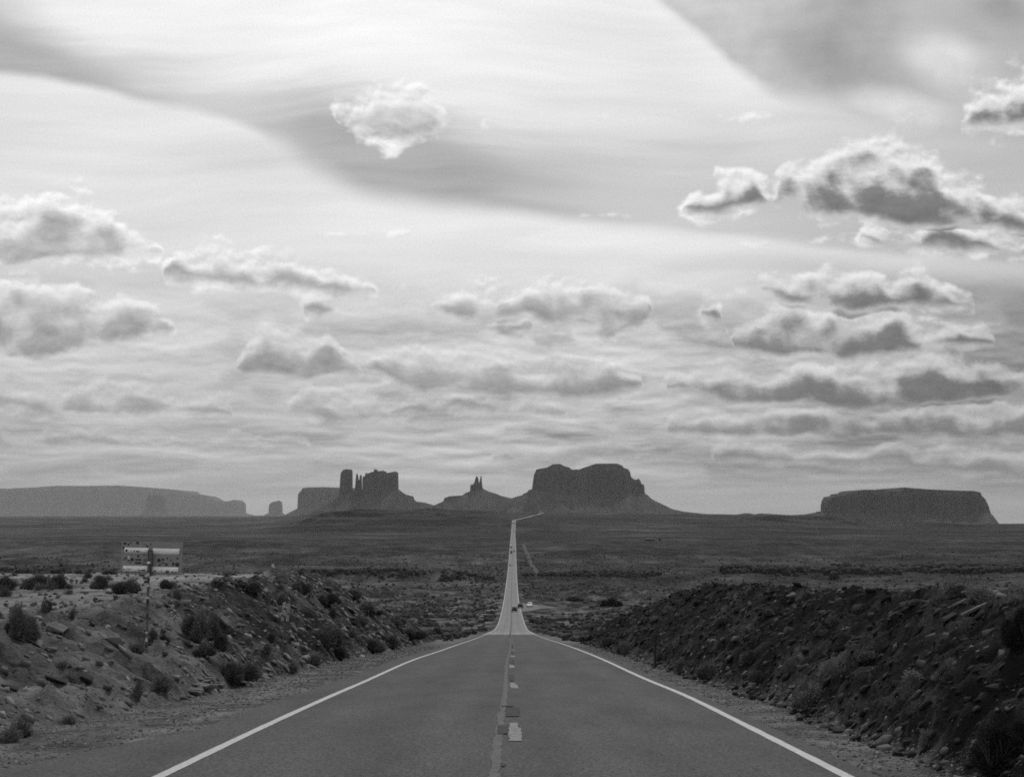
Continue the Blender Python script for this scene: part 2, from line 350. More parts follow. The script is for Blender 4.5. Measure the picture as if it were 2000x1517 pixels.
def smin(a, b, k):
    h = np.clip(.5 + .5 * (b - a) / k, 0, 1); return b * (1 - h) + a * h - k * h * (1 - h)
def ground_z(X, D):
    X = np.asarray(X, float); D = np.asarray(D, float)
    r = R(D); x = X - XC(D); a = np.abs(x); left = x < 0
    foot = np.where(left, foot_left(D), foot_right(D)); s = a - foot
    # natural ground
    wob = fbm(X / 40, D / 40, 3, 21) * 6 * sst(a, 8, 30)
    N = np.where(left, NLf(np.minimum(D + wob, 150)), NRf(np.minimum(D + wob * .6, 150)))
    N = N + .20 * fbm(X / 7, D / 9, 3, 31) * sst(a, 7, 12) + .9 * fbm(X / 60, D / 60, 2, 35) * sst(a, 30, 80)
    grow = np.clip((a - 8) / 60, 0, 1)
    val = r - .5 - .0006 * np.minimum(D, 1500) + fbm(X / 55, D / 45, 4, 41) * (.5 + 2.2 * grow) * sst(D, 110, 170) + fbm(X / 260, D / 200, 3, 44) * 5 * grow * sst(D, 250, 800)
    val = val + np.where(left, 0, -1.2) * sst(D, 180, 260) * (1 - sst(D, 420, 520)) * sst(a, 8, 16)
    # low wash banks running across the valley
    for (D0, h, wd, sd_) in ((700, 2.2, 14, 51), (1000, 3.5, 20, 52), (1330, 4.0, 26, 53), (1750, 5, 40, 54)):
        e = D0 + 70 * (D0 / 1000) * perlin(X / 160, X * 0, sd_) + 16 * perlin(X / 30, X * 0, sd_ + 9)
        dd = D - e
        val = val + grow * h * (sst(dd, 0, wd) - sst(dd, wd, wd * 9)) * (.6 + .5 * perlin(X / 120, X * 0, sd_ + 3))
    w = sst(D, 118, 152)
    nat = N * (1 - w) + val * w
    tan = np.where(left, TLf(np.clip(D, 0, 120)), .74)
    cut = r - .05 + tan * np.maximum(s, 0)
    fill = r - .05 - .45 * np.maximum(s - .2, 0)
    z = smin(cut, nat, .55)
    z = -smin(-z, -fill, .3)
    # far ground
    fz = far_z(X, D)
    amp = sst(D, 1600, 2600) * (1 - sst(D, 9000, 16000))
    fn = fbm(X / 420, D / 700, 4, 61) * 5.0 * np.clip((a - 12) / 90, 0, 1)
    px = CX + F * X / np.maximum(D, 1)
    led = 0
    he = 545 + (D - 2900) * .055
    lm = sst(px, he - 15, he + 60) * (1 - sst(px, 900, 990))
    rm = sst(px, 1420, 1520) * (1 - sst(px, 1900, 2000))
    for (D0, h, wd, sd_, mk) in ((2950, 8, 16, 71, lm), (3300, 12, 18, 72, lm), (3700, 12, 20, 73, lm), (4200, 13, 22, 74, lm), (4750, 12, 22, 78, lm), (3800, 12, 25, 75, rm), (4700, 14, 25, 76, rm)):
        e = D0 + 260 * perlin(X / 380, X * 0, sd_) + 90 * perlin(X / 90, X * 0, sd_ + 20)
        dd = D - e
        led = led + mk * h * (.55 + .9 * fbm(X / 200, X * 0, 2, sd_ + 40)) * (sst(dd, 0, wd) - sst(dd, wd * 3, wd * 16))
    fz2 = fz + fn * amp + led
    w = sst(D, 1500, 2500)
    z = z * (1 - w) + fz2 * w
    # road bench stays clear of the relief
    clear_ = .03 + .00035 * np.maximum(D, 0)
    bench = r - clear_ - .02 * np.clip(a - 4.3, 0, 3)
    wb = 1 - sst(a, np.where(left, np.minimum(foot, 7), 5.0) + .0 * D, np.where(left, foot, 5.2) + .3 + .004 * np.maximum(D - 100, 0))
    z = z * (1 - wb) + bench * wb
    wt = sst(D, 505, 540) * (1 - sst(D, 650, 690)) * sst(x, 0, 3.5) * (1 - sst(x, 14, 26))
    z = z * (1 - wt) + (r - .35) * wt
    # surface detail of the banks
    near = 1 - sst(D, 170, 330)
    sl = sst(s, 0, .6) * near
    ang = np.where(left, 1.0, -1.0)
    q1 = (x * .94 + ang * D * .34); q2 = (D * .94 - ang * x * .34)
    lay = perlin(q2 / .55, q1 / 2.6, 81); lay2 = perlin(q2 / .21, q1 / 1.1, 82)
    flat = np.where(nat < cut, 1 - sst(cut - nat, 0, .8), 1)      # 1 on the cut slope, 0 on the top
    dens = np.where(left, .5 + .5 * sst(D, 25, 50), 1.0)
    z = z + sl * flat * dens * (np.where(left, .12, .19) * (1 - np.abs(lay) * 2.2) + .05 * (1 - np.abs(lay2) * 2)) 
    z = z + sl * flat * .16 * fbm(X / 1.6, D / 1.9, 4, 84)
    z = z + sl * (.085 * (1 - 2.4 * np.abs(perlin(X / .55, D / .75, 89))) * flat + .055 * fbm(X / .8, D / .8, 4, 85) + .02 * perlin(X / .16, D / .16, 86))
    # undercut ledges in the soft left bank
    led2 = perlin(D / 2.2, x / 3.5, 88); z = z + np.where(left, 1, .5) * sl * flat * .22 * sst(led2, .12, .2)
    z = z + .012 * perlin(X / .22, D / .22, 87) * near * sst(a, 4.4, 5.0)
    return z
def soil_of(X, D):
    """0 dark scrub, shale and painted ledge shade .. 1 pale sand"""
    x = X - XC(D); a = np.abs(x); left = x < 0
    foot = np.where(left, foot_left(D), foot_right(D)); s = a - foot
    Nn = np.where(left, NLf(np.minimum(D, 150)), NRf(np.minimum(D, 150))); tan = np.where(left, TLf(np.clip(D, 0, 120)), .74)
    cutz = R(D) + tan * np.maximum(s, 0)
    top = sst(cutz - Nn, -.1, .7)
    n = fbm(X / 2.5, D / 4.0, 4, 91); n2 = fbm(X / 14, D / 18, 3, 92)
    bankL = (.47 - .10 * sst(x, -9.3, -7.6) * sst(D, 24, 34) - .30 * sst(D, 29, 50)) + .18 * n
    topL = .66 + .22 * n + .2 * n2 - .25 * sst(D, 95, 130)
    bankR = .04 + .13 * n - .06 * sst(D, 40, 80)
    topR = .15 + .14 * n + .12 * n2
    near = np.where(left, bankL * (1 - top) + topL * top, bankR * (1 - top) + topR * top)
    m1 = fbm(X / 30, D / 60, 4, 93); m2 = fbm(X / 130, D / 220, 4, 94)
    mid = .19 + .20 * m1 + .20 * m2
    q = .42 * sst(fbm(X / 9, D / 14, 3, 95), .12, .3) * (1 - sst(D, 500, 1100)); mid = mid + q
    mid = np.where(left, mid, mid * .82) + .05 * sst(perlin(X / 500, D / 60, 96), .15, .4) * sst(D, 500, 900)
    f1 = fbm(X / 500, D / 260, 4, 97); fa = .125 + .12 * f1 + .16 * sst(fbm(X / 260, D / 90, 3, 98), .25, .45)
    px = CX + F * X / np.maximum(D, 1)
    fa = fa + .09 * (1 - sst(px, 480, 640)) * sst(D, 1700, 2600)
    fa = fa - .05 * sst(px, 1150, 1700)
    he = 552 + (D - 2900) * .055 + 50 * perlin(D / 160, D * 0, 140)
    fa = fa - (.04 + .13 * sst(fbm(X / 500, D / 60, 3, 141), -.05, .25)) * sst(px, he - 15, he + 45) * (1 - sst(px, 900, 1010)) * sst(D, 2600, 2900) * (1 - sst(D, 5200, 6500))  # darker hill ground, with the shade of its ledge scarps painted in as bands
    # pale apron under the far butte
    fa = fa + .35 * np.exp(-((px - 1118) / 38) ** 2) * sst(D, 4300, 5200) * sst(fbm(X / 30, D / 60, 3, 99), -.1, .2)
    w1 = sst(D, 125, 175); w2 = sst(D, 1300, 2200)
    so = near * (1 - w1) + mid * w1; so = so * (1 - w2) + fa * w2
    sh = (1 - sst(s, -.3, .5)) * (1 - sst(D, 200, 260))
    shv = np.where(left, .46, .44) + .10 * fbm(X / .5, D / 1.5, 3, 77)
    return np.clip(so * (1 - sh) + shv * sh, 0, 1)

def ray_hit(px, py, d0=11, d1=3000):
    dx, dy, dz = pix_dir(px, py)
    D = np.exp(np.linspace(math.log(d0), math.log(d1), 6000))
    X = dx / dy * D; Z = dz / dy * D
    g_ = ground_z(X, D)
    k = np.argmax(g_ > Z)
    if not (g_ > Z).any(): k = len(D) - 1
    return float(X[k]), float(D[k]), float(g_[k])

# ------------------------------------------------------------------ helpers for objects
def new_mesh(name, verts, faces, mat=None, parent=None, smooth=False, attr=None):
    me = bpy.data.meshes.new(name)
    verts = np.asarray(verts, np.float32)
    if isinstance(faces, np.ndarray):
        n, k = faces.shape
        me.vertices.add(len(verts)); me.vertices.foreach_set('co', verts.ravel())
        me.loops.add(n * k); me.loops.foreach_set('vertex_index', faces.ravel().astype(np.int32))
        me.polygons.add(n); me.polygons.foreach_set('loop_start', np.arange(0, n * k, k, dtype=np.int32))
        me.update(calc_edges=True)
    else:
        me.from_pydata([tuple(v) for v in verts], [], faces); me.update()
    if smooth: me.polygons.foreach_set('use_smooth', np.ones(len(me.polygons), bool))
    if attr:
        for k_, v_ in attr.items():
            at = me.attributes.new(k_, 'FLOAT', 'POINT'); at.data.foreach_set('value', np.asarray(v_, np.float32).ravel())
    o = bpy.data.objects.new(name, me); COL.objects.link(o)
    if mat: me.materials.append(mat)
    if parent: o.parent = parent
    return o
def tag(o, label=None, cat=None, group=None, kind=None):
    for k, v in (('label', label), ('category', cat), ('group', group), ('kind', kind)):
        if v: o[k] = v
    return o
def empty(name, loc, rz=0):
    o = bpy.data.objects.new(name, None); COL.objects.link(o); o.location = loc; o.rotation_euler = (0, 0, rz)
    o.empty_display_size = .2
    return o
def copy_tree(o, parent=None):
    c = o.copy(); COL.objects.link(c); c.parent = parent
    for ch in list(o.children): copy_tree(ch, c)
    return c
class MB:
    def __init__(s): s.v = []; s.f = []
    def add(s, v, f):
        o = len(s.v); s.v += [tuple(p) for p in v]; s.f += [tuple(i + o for i in q) for q in f]; return s
    def box(s, c, d, rot=None, taper=1.0):
        hx, hy, hz_ = d[0] / 2, d[1] / 2, d[2] / 2; v = []
        for z in (-1, 1):
            k = taper if z > 0 else 1
            for (x, y) in ((-1, -1), (1, -1), (1, 1), (-1, 1)): v.append(Vector((x * hx * k, y * hy * k, z * hz_)))
        if rot: v = [rot @ p for p in v]
        v = [p + Vector(c) for p in v]
        return s.add(v, [(3, 2, 1, 0), (4, 5, 6, 7), (0, 1, 5, 4), (1, 2, 6, 5), (2, 3, 7, 6), (3, 0, 4, 7)])
    def tube(s, a, b, r0, r1=None, n=10, cap=True):
        a, b = Vector(a), Vector(b); r1 = r0 if r1 is None else r1
        q = (b - a).to_track_quat('Z', 'Y'); v = []
        for (p, r) in ((a, r0), (b, r1)):
            for i in range(n):
                t = 2 * math.pi * i / n; v.append(p + q @ Vector((math.cos(t) * r, math.sin(t) * r, 0)))
        f = [(i, (i + 1) % n, n + (i + 1) % n, n + i) for i in range(n)]
        if cap: f += [tuple(range(n - 1, -1, -1)), tuple(range(n, 2 * n))]
        return s.add(v, f)
    def prism(s, prof, axis_w, x0=0):
        """profile in (y,z), swept in x by width function list"""
        n = len(prof); v = [(x0 - axis_w[i] / 2, p[0], p[1]) for i, p in enumerate(prof)] + [(x0 + axis_w[i] / 2, p[0], p[1]) for i, p in enumerate(prof)]
        f = [tuple(range(n)), tuple(range(2 * n - 1, n - 1, -1))] + [(i, n + i, n + (i + 1) % n, (i + 1) % n) for i in range(n)]
        return s.add(v, f)
    def build(s, name, mat, parent=None, bevel=0, smooth=False):
        o = new_mesh(name, s.v, s.f, mat, parent, smooth)
        bm = bmesh.new(); bm.from_mesh(o.data); bmesh.ops.recalc_face_normals(bm, faces=bm.faces); bm.to_mesh(o.data); bm.free()
        if bevel:
            m = o.modifiers.new('bevel', 'BEVEL'); m.width = bevel; m.segments = 2; m.limit_method = 'ANGLE'
        return o

# ------------------------------------------------------------------ materials (the photograph is black and white: greys)
MATS = {}
def mat(name, lo, hi=None, scale=5, detail=6, rough=.8, spec=.3, bump=0, bscale=None, coords='Object', metal=0, stretch=(1, 1, 1)):
    if name in MATS: return MATS[name]
    m = bpy.data.materials.new(name); m.use_nodes = True; t = NT(m.node_tree)
    b = m.node_tree.nodes['Principled BSDF']
    tcn = t.node('ShaderNodeTexCoord'); co = tcn.outputs[coords]
    co = t.mapping(co, sc=stretch)
    nz = t.noise(co, scale, detail, .6).outputs['Fac']
    v = t.lin(nz, .3, .7, lo, hi if hi is not None else lo)
    cc_ = t.node('ShaderNodeCombineColor')
    for i in range(3): t.l.new(v, cc_.inputs[i])
    t.l.new(cc_.outputs[0], b.inputs['Base Color'])
    b.inputs['Roughness'].default_value = rough; b.inputs['Specular IOR Level'].default_value = spec; b.inputs['Metallic'].default_value = metal
    if bump:
        bp = t.node('ShaderNodeBump'); bp.inputs['Distance'].default_value = bump; bp.inputs['Strength'].default_value = .8
        t.l.new(t.noise(co, bscale or scale * 3, 5, .6).outputs['Fac'], bp.inputs['Height']); t.l.new(bp.outputs[0], b.inputs['Normal'])
    MATS[name] = m; return m

def ground_material():
    m = bpy.data.materials.new('desert_soil'); m.use_nodes = True; t = NT(m.node_tree); b = m.node_tree.nodes['Principled BSDF']
    at = t.node('ShaderNodeAttribute', attribute_name='soil'); so = at.outputs['Fac']
    at2 = t.node('ShaderNodeAttribute', attribute_name='away'); aw = at2.outputs['Fac']     # log10 distance along the road
    geo = t.node('ShaderNodeNewGeometry'); p = geo.outputs['Position']
    fine = t.noise(p, 9, 5, .65).outputs['Fac']; peb = t.noise(p, 38, 3, .6).outputs['Fac']
    mid = t.noise(p, .9, 6, .65).outputs['Fac']; big = t.noise(p, .06, 6, .65).outputs['Fac']
    huge = t.noise(t.mapping(p, sc=(.5, 1, 1)), .012, 6, .62).outputs['Fac']
    def c(x, k): return t.m('MULTIPLY', t.m('SUBTRACT', x, .5), k)
    nearw = t.ss(aw, 1.9, 2.4, 1, 0); midw = t.ss(aw, 3.1, 3.6, 1, 0)
    v = t.m('ADD', so, t.m('MULTIPLY', t.m('ADD', c(fine, .45), c(peb, .35)), nearw))
    v = t.m('ADD', v, t.m('MULTIPLY', c(mid, 1.15), midw)); v = t.m('ADD', v, c(big, .6)); v = t.m('ADD', v, t.m('MULTIPLY', c(huge, .45), t.ss(aw, 2.8, 3.3)))
    # shrubs too small to count: dark specks far off
    vor = t.node('ShaderNodeTexVoronoi'); t.put(vor.inputs['Vector'], p); vor.inputs['Scale'].default_value = .34
    spk = t.m('MULTIPLY', t.ss(vor.outputs['Distance'], .28, .44, 1, 0), t.ss(aw, 2.2, 2.6))
    al = t.m('MULTIPLY_ADD', t.m('POWER', t.m('MAXIMUM', v, 0.0), 1.5), .335, .0145)
    al = t.m('MULTIPLY', al, t.m('MULTIPLY_ADD', spk, -.55, 1.0)); al = t.m('MINIMUM', al, .40)
    cc_ = t.node('ShaderNodeCombineColor')
    for i in range(3): t.l.new(al, cc_.inputs[i])
    t.l.new(cc_.outputs[0], b.inputs['Base Color'])
    b.inputs['Roughness'].default_value = 1.0; b.inputs['Specular IOR Level'].default_value = .05
    bp = t.node('ShaderNodeBump'); bp.inputs['Distance'].default_value = .11; bp.inputs['Strength'].default_value = 1
    h = t.m('ADD', t.m('MULTIPLY', fine, .8), t.m('MULTIPLY', peb, .25)); h = t.m('MULTIPLY', h, nearw)
    t.l.new(h, bp.inputs['Height'])
    bp2 = t.node('ShaderNodeBump'); bp2.inputs['Distance'].default_value = 1.2; bp2.inputs['Strength'].default_value = .8
    t.l.new(t.m('MULTIPLY', t.m('ADD', mid, t.m('MULTIPLY', big, 4.0)), t.ss(aw, 2.0, 2.5)), bp2.inputs['Height']); t.l.new(bp.outputs[0], bp2.inputs['Normal'])
    t.l.new(bp2.outputs[0], b.inputs['Normal'])
    return m

# ------------------------------------------------------------------ ground sheet
def rows_of():
    out = [-40, -25, -15, -8, -3, 1, 4, 6.5, 8.5]; d = 10.0
    while d < 60000:
        out.append(d)
        d += max(.05, .0042 * d) if d < 260 else (.0065 * d if d < 2800 else (11 if d < 5200 else .03 * d))
    out.append(60000); return np.array(out)
rows = rows_of(); NC = 760
uu = np.linspace(-1, 1, NC)
half = 45 + .78 * np.maximum(rows, 0); K = 4.2
off = np.sinh(K * uu) / math.sinh(K)
DD = np.repeat(rows[:, None], NC, 1)
XX = XC(rows)[:, None] * (1 - sst(rows, 2800, 4000))[:, None] + half[:, None] * off[None, :]
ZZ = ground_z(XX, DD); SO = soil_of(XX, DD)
idx = np.arange(len(rows) * NC).reshape(len(rows), NC)
fc = np.stack([idx[:-1, :-1], idx[:-1, 1:], idx[1:, 1:], idx[1:, :-1]], -1).reshape(-1, 4)
GM = ground_material()
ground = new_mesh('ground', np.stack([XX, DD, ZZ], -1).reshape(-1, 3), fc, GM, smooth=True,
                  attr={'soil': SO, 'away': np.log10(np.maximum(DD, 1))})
tag(ground, 'scrubby desert valley floor and road banks', kind='structure')

# ------------------------------------------------------------------ road and its markings
def asphalt():
    m = bpy.data.materials.new('asphalt'); m.use_nodes = True; t = NT(m.node_tree); b = m.node_tree.nodes['Principled BSDF']
    geo = t.node('ShaderNodeNewGeometry'); p = geo.outputs['Position']
    s3 = t.node('ShaderNodeSeparateXYZ'); t.l.new(p, s3.inputs[0]); D = s3.outputs[1]
    agg = t.noise(t.mapping(p, sc=(1, .45, 1)), 26, 4, .75).outputs['Fac']; blot = t.noise(t.mapping(p, sc=(1, .25, 1)), 1.1, 5, .6).outputs['Fac']
    big = t.noise(t.mapping(p, sc=(1, .12, 1)), .25, 4, .5).outputs['Fac']
    jag = t.m('MULTIPLY', t.m('SUBTRACT', t.noise(p, 1.5, 3).outputs['Fac'], .5), 6)
    Dj = t.m('ADD', D, jag)
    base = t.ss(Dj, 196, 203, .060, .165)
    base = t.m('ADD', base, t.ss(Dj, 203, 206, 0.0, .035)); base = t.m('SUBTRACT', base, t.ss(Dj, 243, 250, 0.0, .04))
    # wheel tracks polished paler along each lane
    x = s3.outputs[0]; tr = None
    for cx in (-2.75, -1.0, .95, 2.7):
        dd = t.m('ABSOLUTE', t.m('SUBTRACT', x, cx)); w_ = t.ss(dd, 0, .7, 1, 0)
        tr = w_ if tr is None else t.m('ADD', tr, w_)
    v = t.m('MULTIPLY', base, t.m('MULTIPLY_ADD', tr, .13, .93))
    v = t.m('MULTIPLY', v, t.lin(agg, .3, .7, .28, 1.72)); v = t.m('MULTIPLY', v, t.lin(blot, .3, .7, .76, 1.18)); v = t.m('MULTIPLY', v, t.lin(big, .3, .7, .93, 1.07))
    # long fine cracks
    wv = t.noise(t.mapping(p, sc=(1, .3, 1)), .55, 4, .6).outputs['Fac']
    crk = t.ss(t.m('ABSOLUTE', t.m('SUBTRACT', wv, .47)), .0, .0022, .72, 1.0); v = t.m('MULTIPLY', v, crk)
    cc_ = t.node('ShaderNodeCombineColor')
    for i in range(3): t.l.new(v, cc_.inputs[i])
    t.l.new(cc_.outputs[0], b.inputs['Base Color']); b.inputs['Roughness'].default_value = .9; b.inputs['Specular IOR Level'].default_value = .18
    bp = t.node('ShaderNodeBump'); bp.inputs['Distance'].default_value = .006; t.l.new(t.m('MULTIPLY', agg, t.ss(D, 40, 90, 1, 0)), bp.inputs['Height']); t.l.new(bp.outputs[0], b.inputs['Normal'])
    return m
ASPH = asphalt()
def lift(D): return .0
PAVE_L = lambda D: np.interp(D, [-60, 10, 14, 17, 20, 34, 100, 200, 400], [6.6, 6.2, 5.75, 5.2, 4.6, 4.42, 4.3, 4.25, 4.0]) + .05 * perlin(D / .7, D * 0, 14) + .09 * perlin(D / 4, D * 0, 15)
PAVE_R = lambda D: np.interp(D, [-60, 20, 100, 200, 400], [3.98, 3.98, 4.0, 4.0, 3.95]) + .025 * perlin(D / .5, D * 0, 16)
def drows(a, b, near=.25, k=.006):
    o = []; d = a
    while d < b: o.append(d); d += max(near, k * max(d, 1))
    o.append(b); return np.array(o)
dr = drows(-60, 2790)
# the far stretch climbs and turns right behind the straight
def strip(name, D, xl, xr, mat_, lift_, nx=2, wid=None):
    xx = xl[:, None] + (xr - xl)[:, None] * np.linspace(0, 1, nx)[None, :]
    zz = R(D)[:, None] + lift_(D)[:, None] if callable(lift_) else R(D)[:, None] + lift_ + xx * 0
    zz = zz + 0 * xx
    v = np.stack([xx + XC(D)[:, None], np.repeat(D[:, None], nx, 1), zz], -1).reshape(-1, 3)
    i = np.arange(len(D) * nx).reshape(len(D), nx)
    f = np.stack([i[:-1, :-1], i[:-1, 1:], i[1:, 1:], i[1:, :-1]], -1).reshape(-1, 4)
    return v, f
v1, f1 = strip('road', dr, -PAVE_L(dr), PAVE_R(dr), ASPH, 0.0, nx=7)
# climbing bend beyond
path = [(3.9, 2790), (4.2, 2815), (7, 2850), (14, 2900), (34, 3150), (62, 3600), (88, 4050), (97, 4200), (100, 4330), (92, 4440), (80, 4500)]
pd_ = np.array([p[1] for p in path], float); px_ = np.array([p[0] for p in path], float)
fd_ = np.arange(2790, 4480, 15.0); fx_ = pchip(pd_, px_)(fd_)
fx_ = fx_ + (XC(2790.) - fx_[0]) * np.exp(-(fd_ - 2790) / 60)
fz_ = R(np.array([2790.]))[0] + 0 * fd_
for i in range(len(fd_)): fz_[i] = float(ground_z(np.array([fx_[i]]), np.array([fd_[i]]))[0]) + 1.6
kk = np.ones(9) / 9; fz_ = np.convolve(np.pad(fz_, 4, 'edge'), kk, 'valid')
bl = sst(fd_, 2790, 2860); fz_ = R(np.array([2790.]))[0] * (1 - bl) + fz_ * bl
HW = 4.6
vv = np.concatenate([np.stack([fx_ - HW, fd_, fz_], -1)[:, None], np.stack([fx_ + HW, fd_, fz_], -1)[:, None]], 1).reshape(-1, 3)
i2 = np.arange(len(fd_) * 2).reshape(-1, 2)
f2 = np.stack([i2[:-1, 0], i2[:-1, 1], i2[1:, 1], i2[1:, 0]], -1)
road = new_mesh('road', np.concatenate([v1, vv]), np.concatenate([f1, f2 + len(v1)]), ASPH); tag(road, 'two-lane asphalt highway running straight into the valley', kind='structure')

PAINT = mat('white_road_paint', .26, .44, scale=14, detail=6, rough=.7, coords='Object')
WORN = mat('worn_centre_paint', .055, .24, scale=11, detail=7, rough=.8, coords='Object')
SEAL = mat('old_stripe_residue', .075, .135, scale=9, detail=8, rough=.95, spec=.1)
TAR = mat('dark_tar_patch', .048, .070, scale=9, rough=.95, spec=.05)
lf = lambda D: .005 + 1.2e-5 * np.maximum(D, 0)
vs, fs, n0 = [], [], 0
for sgn in (-1, 1):
    c = sgn * LANES / 2
    w0 = .068 + .008 * perlin(dr / .8, dr * 0, 33 + sgn)
    w0 = w0 * (1 + 1.1 * sst(dr, 200, 900))
    v, f = strip('', dr, c - w0, c + w0, None, lf); vs.append(v); fs.append(f + n0); n0 += len(v)
tag(new_mesh('edge_line_markings', np.concatenate(vs), np.concatenate(fs), PAINT), 'solid white edge lines on the highway', kind='structure')
vs, fs, n0 = [], [], 0
for k in range(22):
    a = 18.2 + 12.6 * k; b = a + 2.9
    D = np.arange(a, b, .07)
    j = lambda s: .018 * perlin(D / .09, D * 0, s) + .02 * perlin(D / .5, D * 0, s + 1)
    wl = .045 + j(100 + k); wr = .225 + j(200 + k)
    wr = np.maximum(wr - .05 * (D > a + 1.9), wl + .05)
    v, f = strip('', D, wl, wr, None, lambda D: .009 + 1.2e-5 * D); vs.append(v); fs.append(f + n0); n0 += len(v)
tag(new_mesh('centre_dash_markings', np.concatenate(vs), np.concatenate(fs), WORN), 'worn dashes along the middle of the highway', kind='structure')
D = drows(2, 230, .09, .004)
wl = -.15 + .03 * perlin(D / .6, D * 0, 71) + .012 * perlin(D / .12, D * 0, 72) + .05 * sst(D, 20, 40); wr = -.035 + .035 * perlin(D / .5, D * 0, 73) + .012 * perlin(D / .1, D * 0, 74) + .04 * sst(D, 20, 40)
v, f = strip('', D, wl, np.maximum(wr, wl + .02), None, lambda D: .005 + 1e-5 * D)
tag(new_mesh('old_centre_stripe', v, f, SEAL), 'faded continuous stripe beside the dashes', kind='structure')
vs, fs, n0 = [], [], 0
for (a, b, x0, x1) in ((19.2, 20.6, -.12, .04), (22.3, 24.4, -.02, .20), (34.6, 38.5, .04, .16), (46.6, 52, .1, .2), (15.3, 15.6, -.03, .02), (24.6, 24.8, -.12, .1), (150, 2780, -.12, .02), (62, 70, .05, .15), (80, 95, .03, .13)):
    D = drows(a, b, .06, .006)
    v, f = strip('', D, x0 + .025 * perlin(D / .12, D * 0, 61), x1 + .03 * perlin(D / .1, D * 0, 62), None, lambda D: .0125 + 2e-5 * D); vs.append(v); fs.append(f + n0); n0 += len(v)
tag(new_mesh('tar_patch_markings', np.concatenate(vs), np.concatenate(fs), TAR), 'dark tar seams and patches along the middle of the highway', kind='structure')

# turnout on the right and the dirt tracks
DIRT = mat('packed_dirt', .04, .068, scale=.8, rough=.95, spec=.1)
def patch(name, pts_l, pts_r, mat_, up, label):
    v = []; n = 60
    pl = np.array(pts_l, float); pr = np.array(pts_r, float)
    t = np.linspace(0, 1, len(pl)); tt = np.linspace(0, 1, n)
    L_ = np.stack([np.interp(tt, t, pl[:, 0]), np.interp(tt, t, pl[:, 1])], -1); R_ = np.stack([np.interp(tt, t, pr[:, 0]), np.interp(tt, t, pr[:, 1])], -1)
    m_ = 8; vv_ = []
    for j in range(m_):
        w = j / (m_ - 1); vv_.append(L_ * (1 - w) + R_ * w)
    A = np.stack(vv_, 1).reshape(-1, 2)
    z = np.maximum(ground_z(A[:, 0], A[:, 1]), R(A[:, 1]) * 0 + ground_z(A[:, 0], A[:, 1])) + up
    i = np.arange(n * m_).reshape(n, m_)
    f = np.stack([i[:-1, :-1], i[:-1, 1:], i[1:, 1:], i[1:, :-1]], -1).reshape(-1, 4)
    return tag(new_mesh(name, np.concatenate([A, z[:, None]], 1), f, mat_), label, kind='structure')

# ------------------------------------------------------------------ buttes and mesas
ROCK = mat('butte_rock', .030, .062, scale=.012, detail=8, rough=.95, spec=.05, stretch=(1.6, 1, .25))
def landform(name, D0, sky_pts, base_pts, half_pts, slope, label, step=.5, foot_row=1014, rng=3):
    """sky_pts: outline (px,py) seen from the road; base_pts: foot of the cliff; half_pts: (px, half depth of the cliff in m)"""
    mpp = D0 / F
    sx = np.array([p[0] for p in sky_pts]); sy = np.array([p[1] for p in sky_pts])
    px = np.arange(sx[0], sx[-1] + .01, step)
    top = np.array([slope_of(v) for v in np.interp(px, sx, sy)]) * D0
    bx = np.array([p[0] for p in base_pts]); by = np.array([p[1] for p in base_pts])
    base = np.array([slope_of(v) for v in np.interp(px, bx, by)]) * D0
    hp = np.interp(px, [p[0] for p in half_pts], [p[1] for p in half_pts])
    base = np.minimum(base, top); base = np.where(hp > .5, base, top)
    x = (px - CX) * mpp
    floor = slope_of(foot_row) * D0
    hmax = hp.max(); reach = (base.max() - floor) / slope + 60
    fine = 2.2 * mpp * step
    ys = [0.0]
    while ys[-1] < hmax + 40: ys.append(ys[-1] + max(fine, 2.5))
    while ys[-1] < hmax + reach: ys.append(ys[-1] * 1.0 + max(fine * 3, .04 * (ys[-1] - hmax) + 6))
    ys = np.array(ys); ys = np.concatenate([-ys[::-1], ys[1:]])
    Xg, Yg = np.meshgrid(x, ys)
    sc = max(mpp / 3.3, 1)
    flute = 1 + .10 * fbm(Xg / (70 * sc), np.sign(Yg) * 5, 3, rng) + .015 * perlin(Xg / (12 * sc), np.sign(Yg) * 3, rng + 5)
    h = hp[None, :] * flute
    ay = np.abs(Yg)
    # benches step the cliff back a little near its top
    topg = np.repeat(top[None, :], len(ys), 0); baseg = np.repeat(base[None, :], len(ys), 0)
    gul = 10 * sc * fbm(Xg / (60 * sc), Yg / (160 * sc), 4, rng + 9) * np.clip((ay - h) / (60 * sc), 0, 1)
    talus = baseg - np.maximum(ay - h, 0) * slope * (1 + .15 * perlin(Xg / (80 * sc), Yg * 0, rng + 11)) + gul
    lowtop = topg - .22 * (topg - baseg)
    bench = np.where(ay < h * .86, topg, np.where(ay < h, lowtop, talus))
    bench = np.where(hp[None, :] > .5, bench, talus)
    z = np.where(ay < 1, topg, np.minimum(bench, topg))
    z = np.maximum(z, floor - 25)
    v = np.stack([Xg, D0 + Yg, z], -1).reshape(-1, 3)
    i = np.arange(len(ys) * len(px)).reshape(len(ys), len(px))
    f = np.stack([i[:-1, :-1], i[:-1, 1:], i[1:, 1:], i[1:, :-1]], -1).reshape(-1, 4)
    return tag(new_mesh(name, v, f, ROCK), label, kind='structure')
